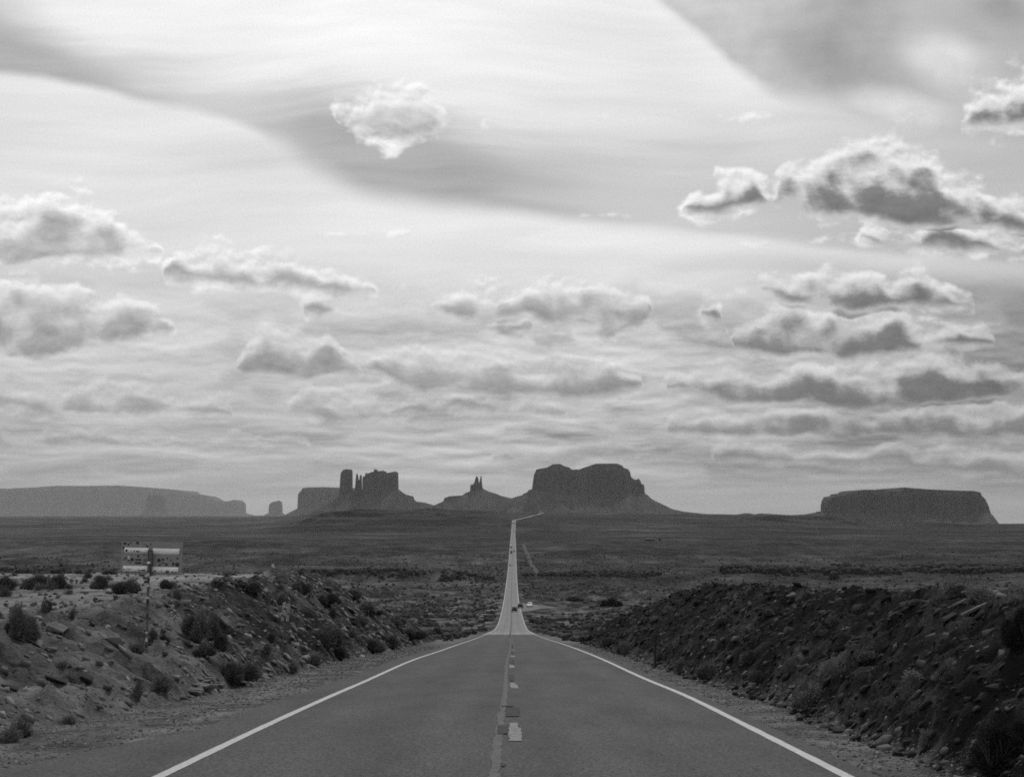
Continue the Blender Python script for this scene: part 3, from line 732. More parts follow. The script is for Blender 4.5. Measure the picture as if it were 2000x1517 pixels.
landform('butte', 8500, [(600,1006),(632,988),(650,977),(663.5,967),(664.5,963),(665.5,940),(666.5,924),(671,918),(678,916),(688,917),(689,926),(687.7,940),(687.9,957),(692,958.5),(694,957),(695.2,937.5),(696.4,926),(698,924),(700.3,929.5),(701,936),(702.2,938),(703.7,928),(706,926.7),(707.2,929.5),(707.5,956),(708.6,957.5),(709.2,934),(711.3,929.5),(714,930.6),(715,925),(716,923),(718.2,927),(720.5,925),(724,923.7),(733,921.4),(734.3,916),(736.6,919),(740,921),(751.6,919.6),(753.4,923.7),(762,924),(766.5,922.5),(774.6,921),(777,922.5),(777.6,935),(778.4,954.7),(781.5,957),(788,962),(794,965.5),(808,969),(810.2,975.4),(813.7,979),(830,981),(860,990),(890,1004)],
 [(600,1006),(664,966),(690,963),(708,964),(740,966),(778,957),(890,1004)],
 [(663,0),(664.5,22),(676,34),(688.5,22),(689.5,5),(693,5),(694,7),(697.5,10),(702,5),(706,8),(708.3,4),(709.5,30),(716,45),(726,95),(755,120),(772,95),(777,60),(778.6,22),(779.5,0)], .52,
 'rock group of square tower, twin thin spires and broad block on one talus', step=.33, rng=3)
landform('butte', 8700, [(820,1004),(845,988),(866,978.5),(867.5,976),(869,972),(880.4,968.5),(903.4,967.4),(910.3,962.3),(918.3,959.3),(919,946.7),(923,946),(926.4,943),(928.7,934),(931,929.5),(932.8,929.7),(934.4,935),(935.8,944),(937.4,937.5),(938.8,929),(940.6,929.5),(941.3,940),(942,949),(943.6,953.6),(954,959.3),(970,964),(977,967.4),(990.8,970.8),(1010,975),(1030,985),(1060,1004)],
 [(820,1004),(866,978),(900,970),(918,959.5),(943.6,954),(970,966),(1060,1004)],
 [(866,0),(869,30),(905,60),(912,40),(917.5,12),(919.5,16),(926,20),(931,16),(935,8),(937,7),(940,11),(943,9),(944.5,0)], .5,
 'small butte crowned by two pointed rock spires', step=.3, rng=23)
landform('butte', 8300, [(965,1003),(985,985),(990,977),(1003.8,971),(1020,966.5),(1021.5,964),(1030,960.5),(1031.4,957),(1039,954.7),(1041,939.8),(1043,927),(1047.5,917),(1058,915.5),(1068,913.8),(1078.5,908),(1092,907.6),(1100,912),(1109.6,914.5),(1114,918.4),(1128,918.6),(1137,915),(1160,907.6),(1180,907.2),(1201.6,907),(1212,911),(1214,914.5),(1223.4,917.3),(1228,923.7),(1229.6,931.7),(1236,936.3),(1240.7,937),(1246.4,934.7),(1250,941),(1252.6,946.7),(1254.5,945),(1256.8,946.7),(1258.6,962.8),(1265,967),(1270.6,973),(1278.6,977.7),(1298,987),(1312,993.8),(1335,998.8),(1369.5,1002.5),(1404,1005)],
 [(965,1003),(1039,955),(1100,963),(1180,966),(1258.6,963),(1404,1005)],
 [(1038.5,0),(1040.5,40),(1050,120),(1100,210),(1190,220),(1225,130),(1235,80),(1247,50),(1257,22),(1259.5,0)], .5,
 'broad dark butte with a saddled top to the right of the road', step=.5, rng=43)
landform('mesa', 15500, [(530,1010),(558,1005),(570,999),(583.7,992),(584.4,966),(589.4,960.5),(593,959),(596.3,954),(606.7,952.5),(640,952),(662,953),(701,953.6),(712,960),(716,976),(735,990),(760,1008)],
 [(530,1010),(583,992),(640,990),(716,980),(760,1008)],
 [(583,0),(584.6,60),(600,260),(650,400),(705,240),(714,80),(717,0)], .5, 'pale flat mesa behind the square tower', rng=63)
landform('butte', 25000, [(515,1008),(521,1004),(527,1001),(528.5,985),(532,982),(536,979.5),(541,979),(547,977.5),(551,980),(552.5,990),(553.5,1000),(560,1007)],
 [(515,1008),(527,1001),(540,1000),(553,1000),(560,1007)], [(526,0),(528,70),(540,120),(552,80),(554,0)], .6, 'lone stubby rock pillar between the pale mesa and the long mesa', step=.25, foot_row=1010, rng=83)
landform('mesa', 32000, [(-420,965),(-300,958),(-120,949),(-60,951),(0,953),(50,957.5),(70,955),(100,954),(150,950.5),(200,951),(260,950),(310,953),(340,956),(370,958.5),(380,964),(412,968.6),(422,973),(430,978),(436,980),(445,979),(452,979),(467,976),(474,980),(480,983),(481,1001),(495,1005),(510,1009)],
 [(-420,990),(0,988),(300,990),(440,1000),(481,1001),(510,1009)],
 [(-420,900),(0,1500),(300,1400),(420,700),(470,420),(480,150),(481.6,0)], .6, 'long hazy mesa filling the left horizon', foot_row=1010, rng=103)
landform('butte', 24000, [(268,1010),(280,1001),(290,994),(292,975),(296,967),(300,966),(312,964.5),(320,967),(323,975),(324,992),(330,1000),(336,1008)],
 [(268,1010),(291,992),(324,993),(336,1008)], [(290,0),(292,120),(310,200),(323,130),(325,0)], .6, 'faint block butte standing in front of the long hazy mesa', step=.4, foot_row=1010, rng=123)
landform('mesa', 7000, [(1430,1006),(1450,1002),(1460,1001.5),(1472,1004),(1482,1002),(1510,1003.5),(1540,1005.5),(1570,1004),(1592,1000),(1593,998.8),(1606,998),(1607,985),(1610,977),(1616,970),(1636,967),(1637,964),(1654,962),(1655,959.5),(1665,957.5),(1685,958),(1700,959.5),(1728,961),(1735,956.5),(1736,953.5),(1755,955.5),(1780,957),(1830,959),(1870,960),(1890,963),(1892,968),(1903,973),(1917,978),(1918.5,998),(1921,999.5),(1922,982),(1924,982),(1928,995),(1934,1008),(1941,1021),(1960,1026)],
 [(1430,1006),(1592,1001),(1607,999),(1700,1001),(1850,1003),(1917,1000),(1930,1002),(1960,1026)],
 [(1591,0),(1594,20),(1606,30),(1608,90),(1640,230),(1740,320),(1880,260),(1910,110),(1918,40),(1919.5,6),(1921.5,8),(1926,14),(1930,6),(1932,0)], .42, 'long dark flat-topped mesa on the right horizon', foot_row=1030, step=.5, rng=143)

exec_objects = True
# ------------------------------------------------------------------ turnout and dirt tracks
c495, c600 = 0, 0
RXe = lambda D: float(XC(np.array([D]))[0]) + 3.9
patch('turnout', [(RXe(527) - .3, 527), (8.6, 545), (12.5, 572), (19, 588), (26, 594)],
      [(RXe(655) - .3, 655), (8.0, 640), (12.5, 622), (18, 608), (26, 603)], mat('pale_gravel', .10, .16, scale=.6, rough=.95, spec=.1), .12, 'gravel turnout on the right of the highway where the cars stop')
def track(pts, w, label):
    P = np.array(pts, float); t = np.linspace(0, 1, 80); k = np.linspace(0, 1, len(P))
    x = np.interp(t, k, P[:, 0]); y = np.interp(t, k, P[:, 1])
    d = np.stack([np.gradient(x), np.gradient(y)], -1); d /= np.linalg.norm(d, axis=1)[:, None]
    nrm = np.stack([-d[:, 1], d[:, 0]], -1); c = np.stack([x, y], -1)
    m_ = 5; A = np.stack([c + nrm * w * (j / (m_ - 1) - .5) for j in range(m_)], 1).reshape(-1, 2)
    z = ground_z(A[:, 0], A[:, 1]) + .35
    i = np.arange(80 * m_).reshape(80, m_)
    f = np.stack([i[:-1, :-1], i[:-1, 1:], i[1:, 1:], i[1:, :-1]], -1).reshape(-1, 4)
    tag(new_mesh('dirt_track', np.concatenate([A, z[:, None]], 1), f, DIRT), label, kind='structure')
def at_px(px, D): return ((px - CX) / F * D, D)
track([at_px(1022, 1800), at_px(1026, 1620), at_px(1032, 1450), at_px(1041, 1250), at_px(1049, 1120), at_px(1052, 1040)], 4.5, 'dirt track climbing beside the highway on the right')
track([at_px(1013, 900), at_px(1025, 925), at_px(1045, 935), at_px(1062, 925)], 6, 'pale dirt track crossing the valley right of the highway')
track([at_px(1052, 597), at_px(1080, 602), at_px(1120, 620), at_px(1180, 612)], 3.2, 'dirt track leaving the turnout to the right')

# ------------------------------------------------------------------ rocks
STONE = mat('shale_stone', .065, .14, scale=3, detail=7, rough=.9, spec=.12, bump=.02, bscale=12)
DSTONE = mat('dark_shale_stone', .014, .04, scale=3, detail=7, rough=.9, spec=.12, bump=.02, bscale=12)
def hull_mesh(name, size, seed, material, n=26, round_=.0):
    r = random.Random(seed); bm = bmesh.new()
    for i in range(n):
        p = Vector((r.uniform(-1, 1), r.uniform(-1, 1), r.uniform(-1, 1)))
        if round_: p = p.normalized() * r.uniform(.85, 1)
        else:
            p = Vector([math.copysign(abs(c) ** .45, c) for c in p])
        bm.verts.new((p.x * size[0] / 2, p.y * size[1] / 2, p.z * size[2] / 2))
    ret = bmesh.ops.convex_hull(bm, input=bm.verts)
    bmesh.ops.delete(bm, geom=[v for v in bm.verts if not v.link_faces], context='VERTS')
    bmesh.ops.recalc_face_normals(bm, faces=bm.faces)
    if round_:
        bmesh.ops.subdivide_edges(bm, edges=bm.edges, cuts=1, smooth=.6)
    me = bpy.data.meshes.new(name); bm.to_mesh(me); bm.free(); me.materials.append(material); return me
SLABS = [hull_mesh('rock', (1.0, .62 + .1 * (i % 3), .20 + .06 * (i % 4)), 50 + i, STONE, 16) for i in range(8)]
SLABD = [hull_mesh('rock', (1.0, .66, .26 + .08 * (i % 3)), 80 + i, DSTONE, 16) for i in range(6)]
BOULD = [hull_mesh('boulder', (1.0, .85, .62), 120 + i, STONE if i % 2 else DSTONE, 22, 1) for i in range(6)]
def gz(x, y): return float(ground_z(np.array([x]), np.array([y]))[0])
def normal_at(x, y, e=.35):
    return Vector((gz(x - e, y) - gz(x + e, y), gz(x, y - e) - gz(x, y + e), 2 * e)).normalized()
def slope_quat(x, y, yaw):
    n = normal_at(x, y); t = Vector((math.cos(yaw), math.sin(yaw), 0)); t = (t - n * t.dot(n)).normalized(); b = n.cross(t)
    return Matrix((t, b, n)).transposed().to_quaternion()
def put_rock(me, x, y, size, yaw, sink=.3, name='rock', tilt=0):
    o = bpy.data.objects.new(name, me); COL.objects.link(o); o.rotation_mode = 'QUATERNION'
    o.rotation_quaternion = slope_quat(x, y, yaw) @ Matrix.Rotation(tilt, 3, 'Y').to_quaternion()
    hz_ = (me['h'] if 'h' in me else .2) * size
    o.location = (x, y, gz(x, y) + hz_ * (.5 - sink)); o.scale = (size,) * 3
    return o
for me in SLABS + SLABD + BOULD: me['h'] = max(v.co.z for v in me.vertices) * 2
r = random.Random(5)
# slabs a viewer could count, left bank then right bank
n_l = 0
while n_l < 130:
    D = 14 * math.exp(r.random() * math.log(90 / 14)); fl = float(foot_left(np.array([D]))[0]); u_ = r.random()
    x = float(XC(np.array([D]))[0]) - fl - .1 - u_ * 4.2
    if D < 26 and r.random() < .55: continue
    s_ = (.08 + .27 * r.random() ** 2.6) * (1 + D / 70)
    tag(put_rock(r.choice(SLABS), x, D, s_, r.gauss(.0, .7), .4, tilt=r.gauss(0, .18)), 'flat shale slab lying on the rubble slope left of the road', 'rock', 'shale slabs on the left bank'); n_l += 1
n_r = 0
while n_r < 160:
    D = 13 * math.exp(r.random() * math.log(85 / 13)); fr = float(foot_right(np.array([D]))[0])
    x = float(XC(np.array([D]))[0]) + fr + r.random() ** .8 * 4.6
    s_ = (.07 + .26 * r.random() ** 3) * (1 + D / 90)
    tag(put_rock(r.choice(SLABD if r.random() < .84 else SLABS), x, D, s_, math.pi + r.gauss(0, .8), .4, tilt=r.gauss(0, .2)), 'dark shale slab lying on the rubble slope right of the road', 'rock', 'shale slabs on the right bank'); n_r += 1
# rounded boulders along the foot of the right bank
BL = [(1895, 1495, 26, 'round boulder lowest of the row along the right bank foot'), (1730, 1452, 30, 'wide boulder at the right bank foot with a flat pale top'), (1820, 1443, 22, None), (1845, 1470, 18, None), (1780, 1478, 20, None), (1690, 1426, 22, None),
      (1660, 1415, 18, None), (1625, 1402, 18, None), (1590, 1392, 16, None), (1545, 1372, 15, None), (1518, 1368, 12, 'small pale boulder beside the gravel shoulder below the right bank'), (1560, 1398, 12, None), (1870, 1452, 16, None), (1925, 1480, 18, None), (1800, 1420, 15, None), (1756, 1430, 18, None), (1500, 1350, 10, None), (1480, 1345, 9, None), (1600, 1412, 12, None), (1706, 1442, 12, None)]
for i, (px, py, w, lab) in enumerate(BL):
    x, y, z = ray_hit(px, py); s_ = w / F * y * 1.25
    tag(put_rock(BOULD[i % 6], x, y, s_, r.uniform(0, 6), .25, 'boulder'), lab or 'rounded grey boulder in the row along the foot of the right bank', 'boulder', None if lab else 'boulders along the right bank foot')
# a low shelf of broken slabs at the foot of the left bank
for i in range(34):
    px = r.uniform(372, 520); py = 1352 - (px - 372) * .20 + r.uniform(-14, 6)
    x, y, z = ray_hit(px, py)
    o = put_rock(SLABS[i % 8], x, y, r.uniform(.2, .5), 0, .2); o.rotation_quaternion = Matrix.Rotation(r.gauss(0, .5), 3, 'Z').to_quaternion() @ Matrix.Rotation(r.gauss(.08, .12), 3, 'Y').to_quaternion()
    tag(o, 'thin slab in the broken ledge beside the gravel on the left', 'rock', 'slabs of the broken ledge')
LR = [(285, 1255, 34, 'dark rock at the foot of the sign post'), (250, 1375, 22, 'dark upright rock below the roadside bush on the left'), (112, 1228, 38, 'long pale outcrop slab high on the left bank'), (225, 1255, 40, 'dark ledge stone left of the sign post'), (112, 1330, 48, 'dark overhanging ledge stone low on the left bank'), (165, 1328, 40, 'dark broken ledge stone right of the overhanging ledge'),
      (20, 1345, 34, 'dark ledge stone near the left picture edge'), (330, 1186, 26, 'flat ledge stone behind the sign post'), (166, 1157, 20, 'flat stone on the pale sand left of the sign'), (1545, 1165, 24, 'thin slab standing proud on the right bank crest'), (1910, 1190, 70, 'long pale ledge slab at the right bank crest'), (1870, 1182, 42, 'pale slab on the crest left of the long ledge slab'), (1750, 1190, 24, 'pale broken stone on the right bank crest')]
for i, (px, py, w, lab) in enumerate(LR):
    x, y, z = ray_hit(px, py); _o = put_rock((SLABS if px < 1000 and i > 6 or i == 2 or i > 8 else SLABD)[i % 6], x, y, w / F * y, r.gauss(0, .25), .3); tag(_o, lab, 'rock')
    _o.scale = (_o.scale[0], _o.scale[0], _o.scale[0] * .65)
    if px > 1700: _o.scale = (_o.scale[0], _o.scale[0] * .4, _o.scale[0] * .45)

def scatter_mesh(name, pts, sizes, mats_, label, seed, flat=(.35, .7), kind='stuff', jum=False, sink=.3):
    """many small angular stones merged in one mesh: 8 jittered corners each"""
    rs = np.random.RandomState(seed); n = len(pts)
    base = np.array([(-1,-1,-1),(1,-1,-1),(1,1,-1),(-1,1,-1),(-1,-1,1),(1,-1,1),(1,1,1),(-1,1,1)], float) * .5
    V_ = base[None] * (1 + .0 * rs.rand(n, 1, 1)); V_ = np.repeat(V_, 1, 0) if len(V_) == n else np.repeat(V_, n, 0)
    V_ = V_ * (.5 + .6 * rs.rand(n, 8, 1)) + (rs.rand(n, 8, 3) - .5) * .42
    V_[:, 4:, :2] *= .72
    sx_ = sizes * (.8 + .8 * rs.rand(n)); sy_ = sizes * (.5 + .5 * rs.rand(n)); sz_ = sizes * (flat[0] + (flat[1] - flat[0]) * rs.rand(n))
    V_ = V_ * np.stack([sx_, sy_, sz_], -1)[:, None, :]
    a_ = rs.rand(n) * 6.28 if jum else rs.randn(n) * .8; ca, sa = np.cos(a_)[:, None], np.sin(a_)[:, None]
    xr = V_[..., 0] * ca - V_[..., 1] * sa; yr = V_[..., 0] * sa + V_[..., 1] * ca; zr = V_[..., 2]
    e = .3
    gx_ = (ground_z(pts[:, 0] + e, pts[:, 1]) - ground_z(pts[:, 0] - e, pts[:, 1])) / (2 * e)
    zr = zr + np.clip(gx_, -.9, .9)[:, None] * xr * (.2 + .9 * rs.rand(n, 1)) + (rs.randn(n, 1) * .25) * yr
    z0 = ground_z(pts[:, 0], pts[:, 1])
    V_ = np.stack([xr + pts[:, 0:1], yr + pts[:, 1:2], zr + (z0 + sz_ * (.5 - sink))[:, None]], -1).reshape(-1, 3)
    q = np.array([(3,2,1,0),(4,5,6,7),(0,1,5,4),(1,2,6,5),(2,3,7,6),(3,0,4,7)])
    F_ = (q[None] + (np.arange(n) * 8)[:, None, None]).reshape(-1, 4)
    tone = np.repeat(rs.rand(n), 8)
    return tag(new_mesh(name, V_, F_, mats_, attr={'tone': tone}), label, kind=kind)
def tone_mat(name, lo, hi, rough=.9, scale=6, pw=2.5):
    m = bpy.data.materials.new(name); m.use_nodes = True; t = NT(m.node_tree); b = m.node_tree.nodes['Principled BSDF']
    at = t.node('ShaderNodeAttribute', attribute_name='tone'); geo = t.node('ShaderNodeNewGeometry')
    nz = t.noise(geo.outputs['Position'], scale, 5, .6).outputs['Fac']
    v = t.m('MULTIPLY', t.lin(t.m('POWER', at.outputs['Fac'], pw), 0, 1, lo, hi), t.lin(nz, .3, .7, .75, 1.25))
    cc_ = t.node('ShaderNodeCombineColor')
    for i in range(3): t.l.new(v, cc_.inputs[i])
    t.l.new(cc_.outputs[0], b.inputs['Base Color']); b.inputs['Roughness'].default_value = rough; b.inputs['Specular IOR Level'].default_value = .15
    return m
rs = np.random.RandomState(3)
def bank_pts(n, side, d0, d1, w, top=0.0):
    D = d0 * np.exp(rs.rand(n) * math.log(d1 / d0))
    ft = foot_left(D) if side < 0 else foot_right(D)
    return np.stack([XC(D) + side * (ft + top + rs.rand(n) * w), D], -1)
pl = bank_pts(17000, -1, 13, 110, 5.0); keep = (rs.rand(len(pl)) < np.interp(pl[:, 1], [13, 25, 40, 60], [.22, .3, .8, 1])); pl = pl[keep]
scatter_mesh('rubble', pl, (.020 + .12 * rs.rand(len(pl)) ** 6) * (1 + pl[:, 1] / 45), tone_mat('rubble_left', .06, .20, pw=1.4), 'loose shale chips over the left road bank', 1)
pr_ = bank_pts(26000, 1, 12, 105, 5.6, -.15)
scatter_mesh('rubble', pr_, (.018 + .10 * rs.rand(len(pr_)) ** 7) * (1 + pr_[:, 1] / 50), tone_mat('rubble_right', .010, .11, pw=5), 'loose dark shale chips over the right road bank', 2)
# gravel of the shoulders
D = 11 * np.exp(rs.rand(26000) * math.log(90 / 11)); pvl = PAVE_L(D); fl_ = foot_left(D); k = rs.rand(len(D)); xl_ = XC(D) - (pvl - .05 + (fl_ + .6 - pvl) * k ** .9)
D2 = 11 * np.exp(rs.rand(16000) * math.log(90 / 11)); xr_ = XC(D2) + (3.98 + (foot_right(D2) + .35 - 3.98) * (rs.rand(len(D2)) ** .8))
gp = np.concatenate([np.stack([xl_, D], -1), np.stack([xr_, D2], -1)])
scatter_mesh('gravel', gp, (.006 + .032 * rs.rand(len(gp)) ** 5) * (1 + gp[:, 1] / 45), tone_mat('gravel_stone', .085, .20, scale=9, pw=1.3), 'loose gravel along both road shoulders', 3, flat=(.4, .8))

# ------------------------------------------------------------------ shrubs
LEAF = mat('dry_sage_leaf', .13, .21, scale=2.5, rough=.85, spec=.15)
LEAFD = mat('dark_greasewood_leaf', .075, .13, scale=2.5, rough=.85, spec=.1)
TWIG = mat('grey_twig', .05, .09, scale=6, rough=.9)
def bush_mesh(name, seed, n, w, h, leafy, material, blade=.010, upright=.35):
    """twigs fanning out of the root, each with small leaf blades; radius 1 m"""
    r_ = np.random.RandomState(seed)
    lump = r_.rand(9, 3) * 2 - 1; lump[:, 2] = np.abs(lump[:, 2]); lump /= np.linalg.norm(lump, axis=1)[:, None]; lr = .55 + .60 * r_.rand(9)
    V_, F_ = [], []
    d = r_.randn(n, 3); d[:, 2] = np.abs(d[:, 2]) + upright; d /= np.linalg.norm(d, axis=1)[:, None]
    dots = d @ lump.T; k = np.argmax(dots, 1); rad = lr[k] * (.55 + .45 * np.clip(dots[np.arange(n), k], 0, 1)) * (.42 + .66 * r_.rand(n) ** .9)
    tip = d * rad[:, None] * np.array([w / 2, w / 2, h]); tip[:, 2] = np.maximum(tip[:, 2], .02)
    root = r_.randn(n, 3) * .05 * w; root[:, 2] = -.04
    midp = root + (tip - root) * (.45 + .2 * r_.rand(n))[:, None] + r_.randn(n, 3) * .04 * w
    side = np.cross(d, r_.randn(n, 3)); side /= np.linalg.norm(side, axis=1)[:, None] + 1e-9
    bw_ = blade * w * (.7 + .6 * r_.rand(n))[:, None]
    a = root - side * bw_ * .5; b = root + side * bw_ * .5; c = midp + side * bw_ * .5; e = midp - side * bw_ * .5
    V_ = np.stack([a, b, c, e, tip], 1).reshape(-1, 3); i = np.arange(n) * 5
    quads = np.stack([i, i + 1, i + 2, i + 3], -1); tris = np.stack([i + 3, i + 2, i + 4, i + 4], -1)
    faces = [tuple(q) for q in quads] + [tuple(t[:3]) for t in tris]
    verts = [tuple(v) for v in V_]
    # leaf blades along the outer half of every twig
    m_ = n * leafy; t = .30 + .62 * r_.rand(m_) ** .8; j = r_.randint(0, n, m_)
    c0 = midp[j] + (tip[j] - midp[j]) * ((t - .25) / .75)[:, None] + r_.randn(m_, 3) * .018 * w
    dr_ = d[j] + r_.randn(m_, 3) * .55; dr_ /= np.linalg.norm(dr_, axis=1)[:, None]
    sd2 = np.cross(dr_, r_.randn(m_, 3)); sd2 /= np.linalg.norm(sd2, axis=1)[:, None] + 1e-9
    ln = (.05 + .06 * r_.rand(m_))[:, None] * w; lw = ln * .10
    A_ = c0 - sd2 * lw; B_ = c0 + sd2 * lw; C_ = c0 + dr_ * ln
    o = len(verts); verts += [tuple(v) for v in np.stack([A_, B_, C_], 1).reshape(-1, 3)]
    faces += [(o + 3 * q, o + 3 * q + 1, o + 3 * q + 2) for q in range(m_)]
    me = bpy.data.meshes.new(name); me.from_pydata(verts, [], faces); me.update(); me.materials.append(material); return me
def stem_mesh(seed):
    r_ = random.Random(seed); mb = MB()
    for i in range(9):
        a = r_.uniform(0, 6.28); L1 = r_.uniform(.12, .26); p = Vector((math.cos(a) * .03, math.sin(a) * .03, -.06)); q = Vector((math.cos(a) * L1, math.sin(a) * L1, r_.uniform(.12, .3)))
        mb.tube(p, q, .016, .009, 5, cap=False)
        for k in range(3):
            b = a + r_.uniform(-.6, .6); mb.tube(q, q + Vector((math.cos(b) * .15, math.sin(b) * .15, r_.uniform(.1, .28))), .008, .003, 4, cap=False)
    me = bpy.data.meshes.new('stems'); me.from_pydata(mb.v, [], mb.f); me.update(); me.materials.append(TWIG); return me
ROUND = [bush_mesh('foliage', 200 + i, 2600, 1, .82 + .08 * (i % 3), 5, LEAF if i % 2 else LEAFD, .006) for i in range(8)]
DARKB = [bush_mesh('foliage', 280 + i, 2600, 1, .9, 6, mat('blackbrush_leaf', .02, .045, scale=2.5, rough=.9, spec=.05), .006) for i in range(2)]
UPR = [bush_mesh('foliage', 230 + i, 800, 1, 1.1, 3, LEAF, .012, .9) for i in range(3)]
SPARSE = [bush_mesh('foliage', 240 + i, 120, 1, 1.1, 4, LEAFD, .02, .7) for i in range(2)]
STEMS = [stem_mesh(260 + i) for i in range(3)]
def bush(px, py, w, h, lab, kind='round', name='shrub', group=None, i=[0]):
    x, y, z = ray_hit(px, py); i[0] += 1
    wm = w / F * y; hm = h / F * y * 1.05
    mesh = {'dark': DARKB, 'round': ROUND, 'upright': UPR, 'sparse': SPARSE}[kind]; me = mesh[i[0] % len(mesh)]
    root = empty(name, (x, y, z - .03), (i[0] * 2.4) % 6.28)
    root.scale = (wm, wm, hm / (.86 if kind in ('round', 'dark') else 1.1))
    tag(root, lab, 'shrub', group)
    f = bpy.data.objects.new('foliage', me); COL.objects.link(f); f.parent = root
    if kind in ('round', 'dark'):
        rb = random.Random(i[0]); f.scale = (.86, .8, .86)
        for q in range(3 if w >= 44 else 1):
            f = bpy.data.objects.new('foliage', mesh[(i[0] * 3 + q + 1) % len(mesh)]); COL.objects.link(f); f.parent = root; k_ = rb.uniform(.42, .68); a_ = rb.uniform(0, 6.28)
            f.location = (math.cos(a_) * .30, math.sin(a_) * .30, .02 - .1 * math.cos(a_) * 0); f.scale = (k_ * 1.1, k_ * 1.1, k_ * rb.uniform(.8, 1.3)); f.rotation_euler = (rb.uniform(-.25, .25), rb.uniform(-.25, .25), rb.uniform(0, 6))
    st_ = bpy.data.objects.new('stems', STEMS[i[0] % 3]); COL.objects.link(st_); st_.parent = root
    return root
NB = [
 (38,1248,80,80,'large dark shrub high on the left bank at the picture edge'),(92,1192,30,32,'small pale shrub standing right of the large dark shrub'),(141,1206,24,30,'sparse dead shrub with bare branches on the pale sand','sparse'),
 (196,1150,44,33,'round dark shrub on the sand left of the sign post'),(250,1157,60,35,'wide shrub directly left of the sign post'),(324,1148,42,28,'rounded shrub below the right half of the sign'),(346,1170,26,28,'small dark shrub right of the sign post on the bank edge'),
 (494,1160,38,28,'round shrub at the crest of the left bank'),(552,1180,36,26,'round shrub right above the small sticker-covered marker'),(382,1248,84,66,'big dark shrub halfway up the left bank right of the sign post'),(456,1328,98,64,'biggest shrub low on the left bank near the road'),
 (268,1364,40,56,'upright twiggy shrub at the foot of the left bank','upright'),(318,1352,58,44,'spreading shrub right of the upright twiggy one','upright'),(320,1252,28,26,'small shrub just right of the sign post base'),(300,1250,22,30,'little shrub behind the sign post base'),
 (528,1252,28,24,'small round shrub left of the marker post'),(522,1275,26,24,'small shrub below and left of the marker post'),(590,1160,52,34,'shrub on the bank crest right of the marker'),(628,1178,60,36,'wide shrub on the descending left crest'),
 (650,1205,22,22,'small shrub in the middle of the far left bank'),(636,1264,74,54,'big dark shrub low on the left bank beyond the marker'),(662,1284,60,34,'shrub at the bank foot below the big dark one'),(690,1248,30,24,'round shrub on the slope beyond the marker'),(722,1272,64,34,'broad shrub at the far end of the left bank foot'),
 (764,1262,66,28,'low shrub in the line at the left bank foot'),(800,1248,56,24,'shrub where the left bank meets the shoulder'),(842,1242,44,26,'last shrub of the left bank beside the road'),(612,1302,60,32,'grassy shrub on the lower left bank right of the marker post','upright'),(568,1314,42,28,'low shrub at the foot of the marker post slope'),
 (688,1218,34,20,'shrub on the upper far slope of the left bank'),(722,1200,66,30,'dark shrub on the far left crest'),(690,1170,50,24,'shrub silhouetted near the top of the far left crest'),(770,1222,50,22,'shrub low on the descending far left crest'),
 (10,1150,70,34,'shrub in the row on the sand at the left edge'),(65,1150,72,42,'tall shrub in the row left of the round dark one'),(112,1150,50,36,'rightmost shrub of the row on the sand'),
 (50,1118,46,14,'far low shrub on the sand rim at the left'),(118,1118,46,14,'dark low shrub on the sand rim'),(155,1120,30,12,'small low shrub on the sand rim'),(212,1121,40,12,'low shrub on the rim touching the sign edge'),(8,1114,40,10,'tiny low shrub on the rim at the left edge'),
 (445,1122,30,10,'tiny shrub on the rim right of the sign'),(545,1140,44,14,'low shrub on the crest above the marker'),(432,1270,40,40,'shrub between the two biggest ones on the left bank'),(395,1280,50,36,'low shrub just above the biggest roadside shrub'),
 (1228,1276,46,34,'dark shrub low on the right bank left of the delineator'),(1388,1324,56,40,'round shrub at the right bank foot beyond the gravel'),(1482,1330,40,30,'shrub partway up the right bank foot'),(1584,1382,88,52,'wide shrub at the right bank foot in the middle'),
 (1465,1294,36,32,'small round shrub on the lower right bank'),(1785,1180,64,18,'low dark shrub on the right plateau'),(1955,1512,150,140,'very large dark shrub at the bottom right corner', 'dark'),(1996,1262,80,90,'dark shrub on the right bank at the picture edge', 'dark'),
 (1498,1198,32,24,'small shrub on the upper right bank'),(1142,1252,62,16,'low shrub beside the shoulder beyond the right bank'),(1190,1262,40,22,'shrub where the right bank begins'),(1330,1306,36,26,'shrub right of the delineator at the bank foot'),(1290,1290,30,24,'shrub behind the delineator'),
 (1700,1290,50,30,'faint shrub in the middle of the right bank'),(1850,1330,60,40,'dark shrub on the near right bank'),(1810,1452,40,34,'small shrub among the boulders at the right bank foot'),(1600,1240,40,24,'shrub high on the right bank'),(1410,1220,34,20,'shrub on the far right bank'),
 (1121,1173,44,12,'low dark shrub beside the dirt track in the valley'),(1197,1185,50,20,'large dark bush alone in the valley right of the road', 'dark'),(1240,1186,40,8,'flat shrub right of the large valley bush'),
]
for b_ in NB: bush(*b_[:5], kind=b_[5] if len(b_) > 5 else 'round')
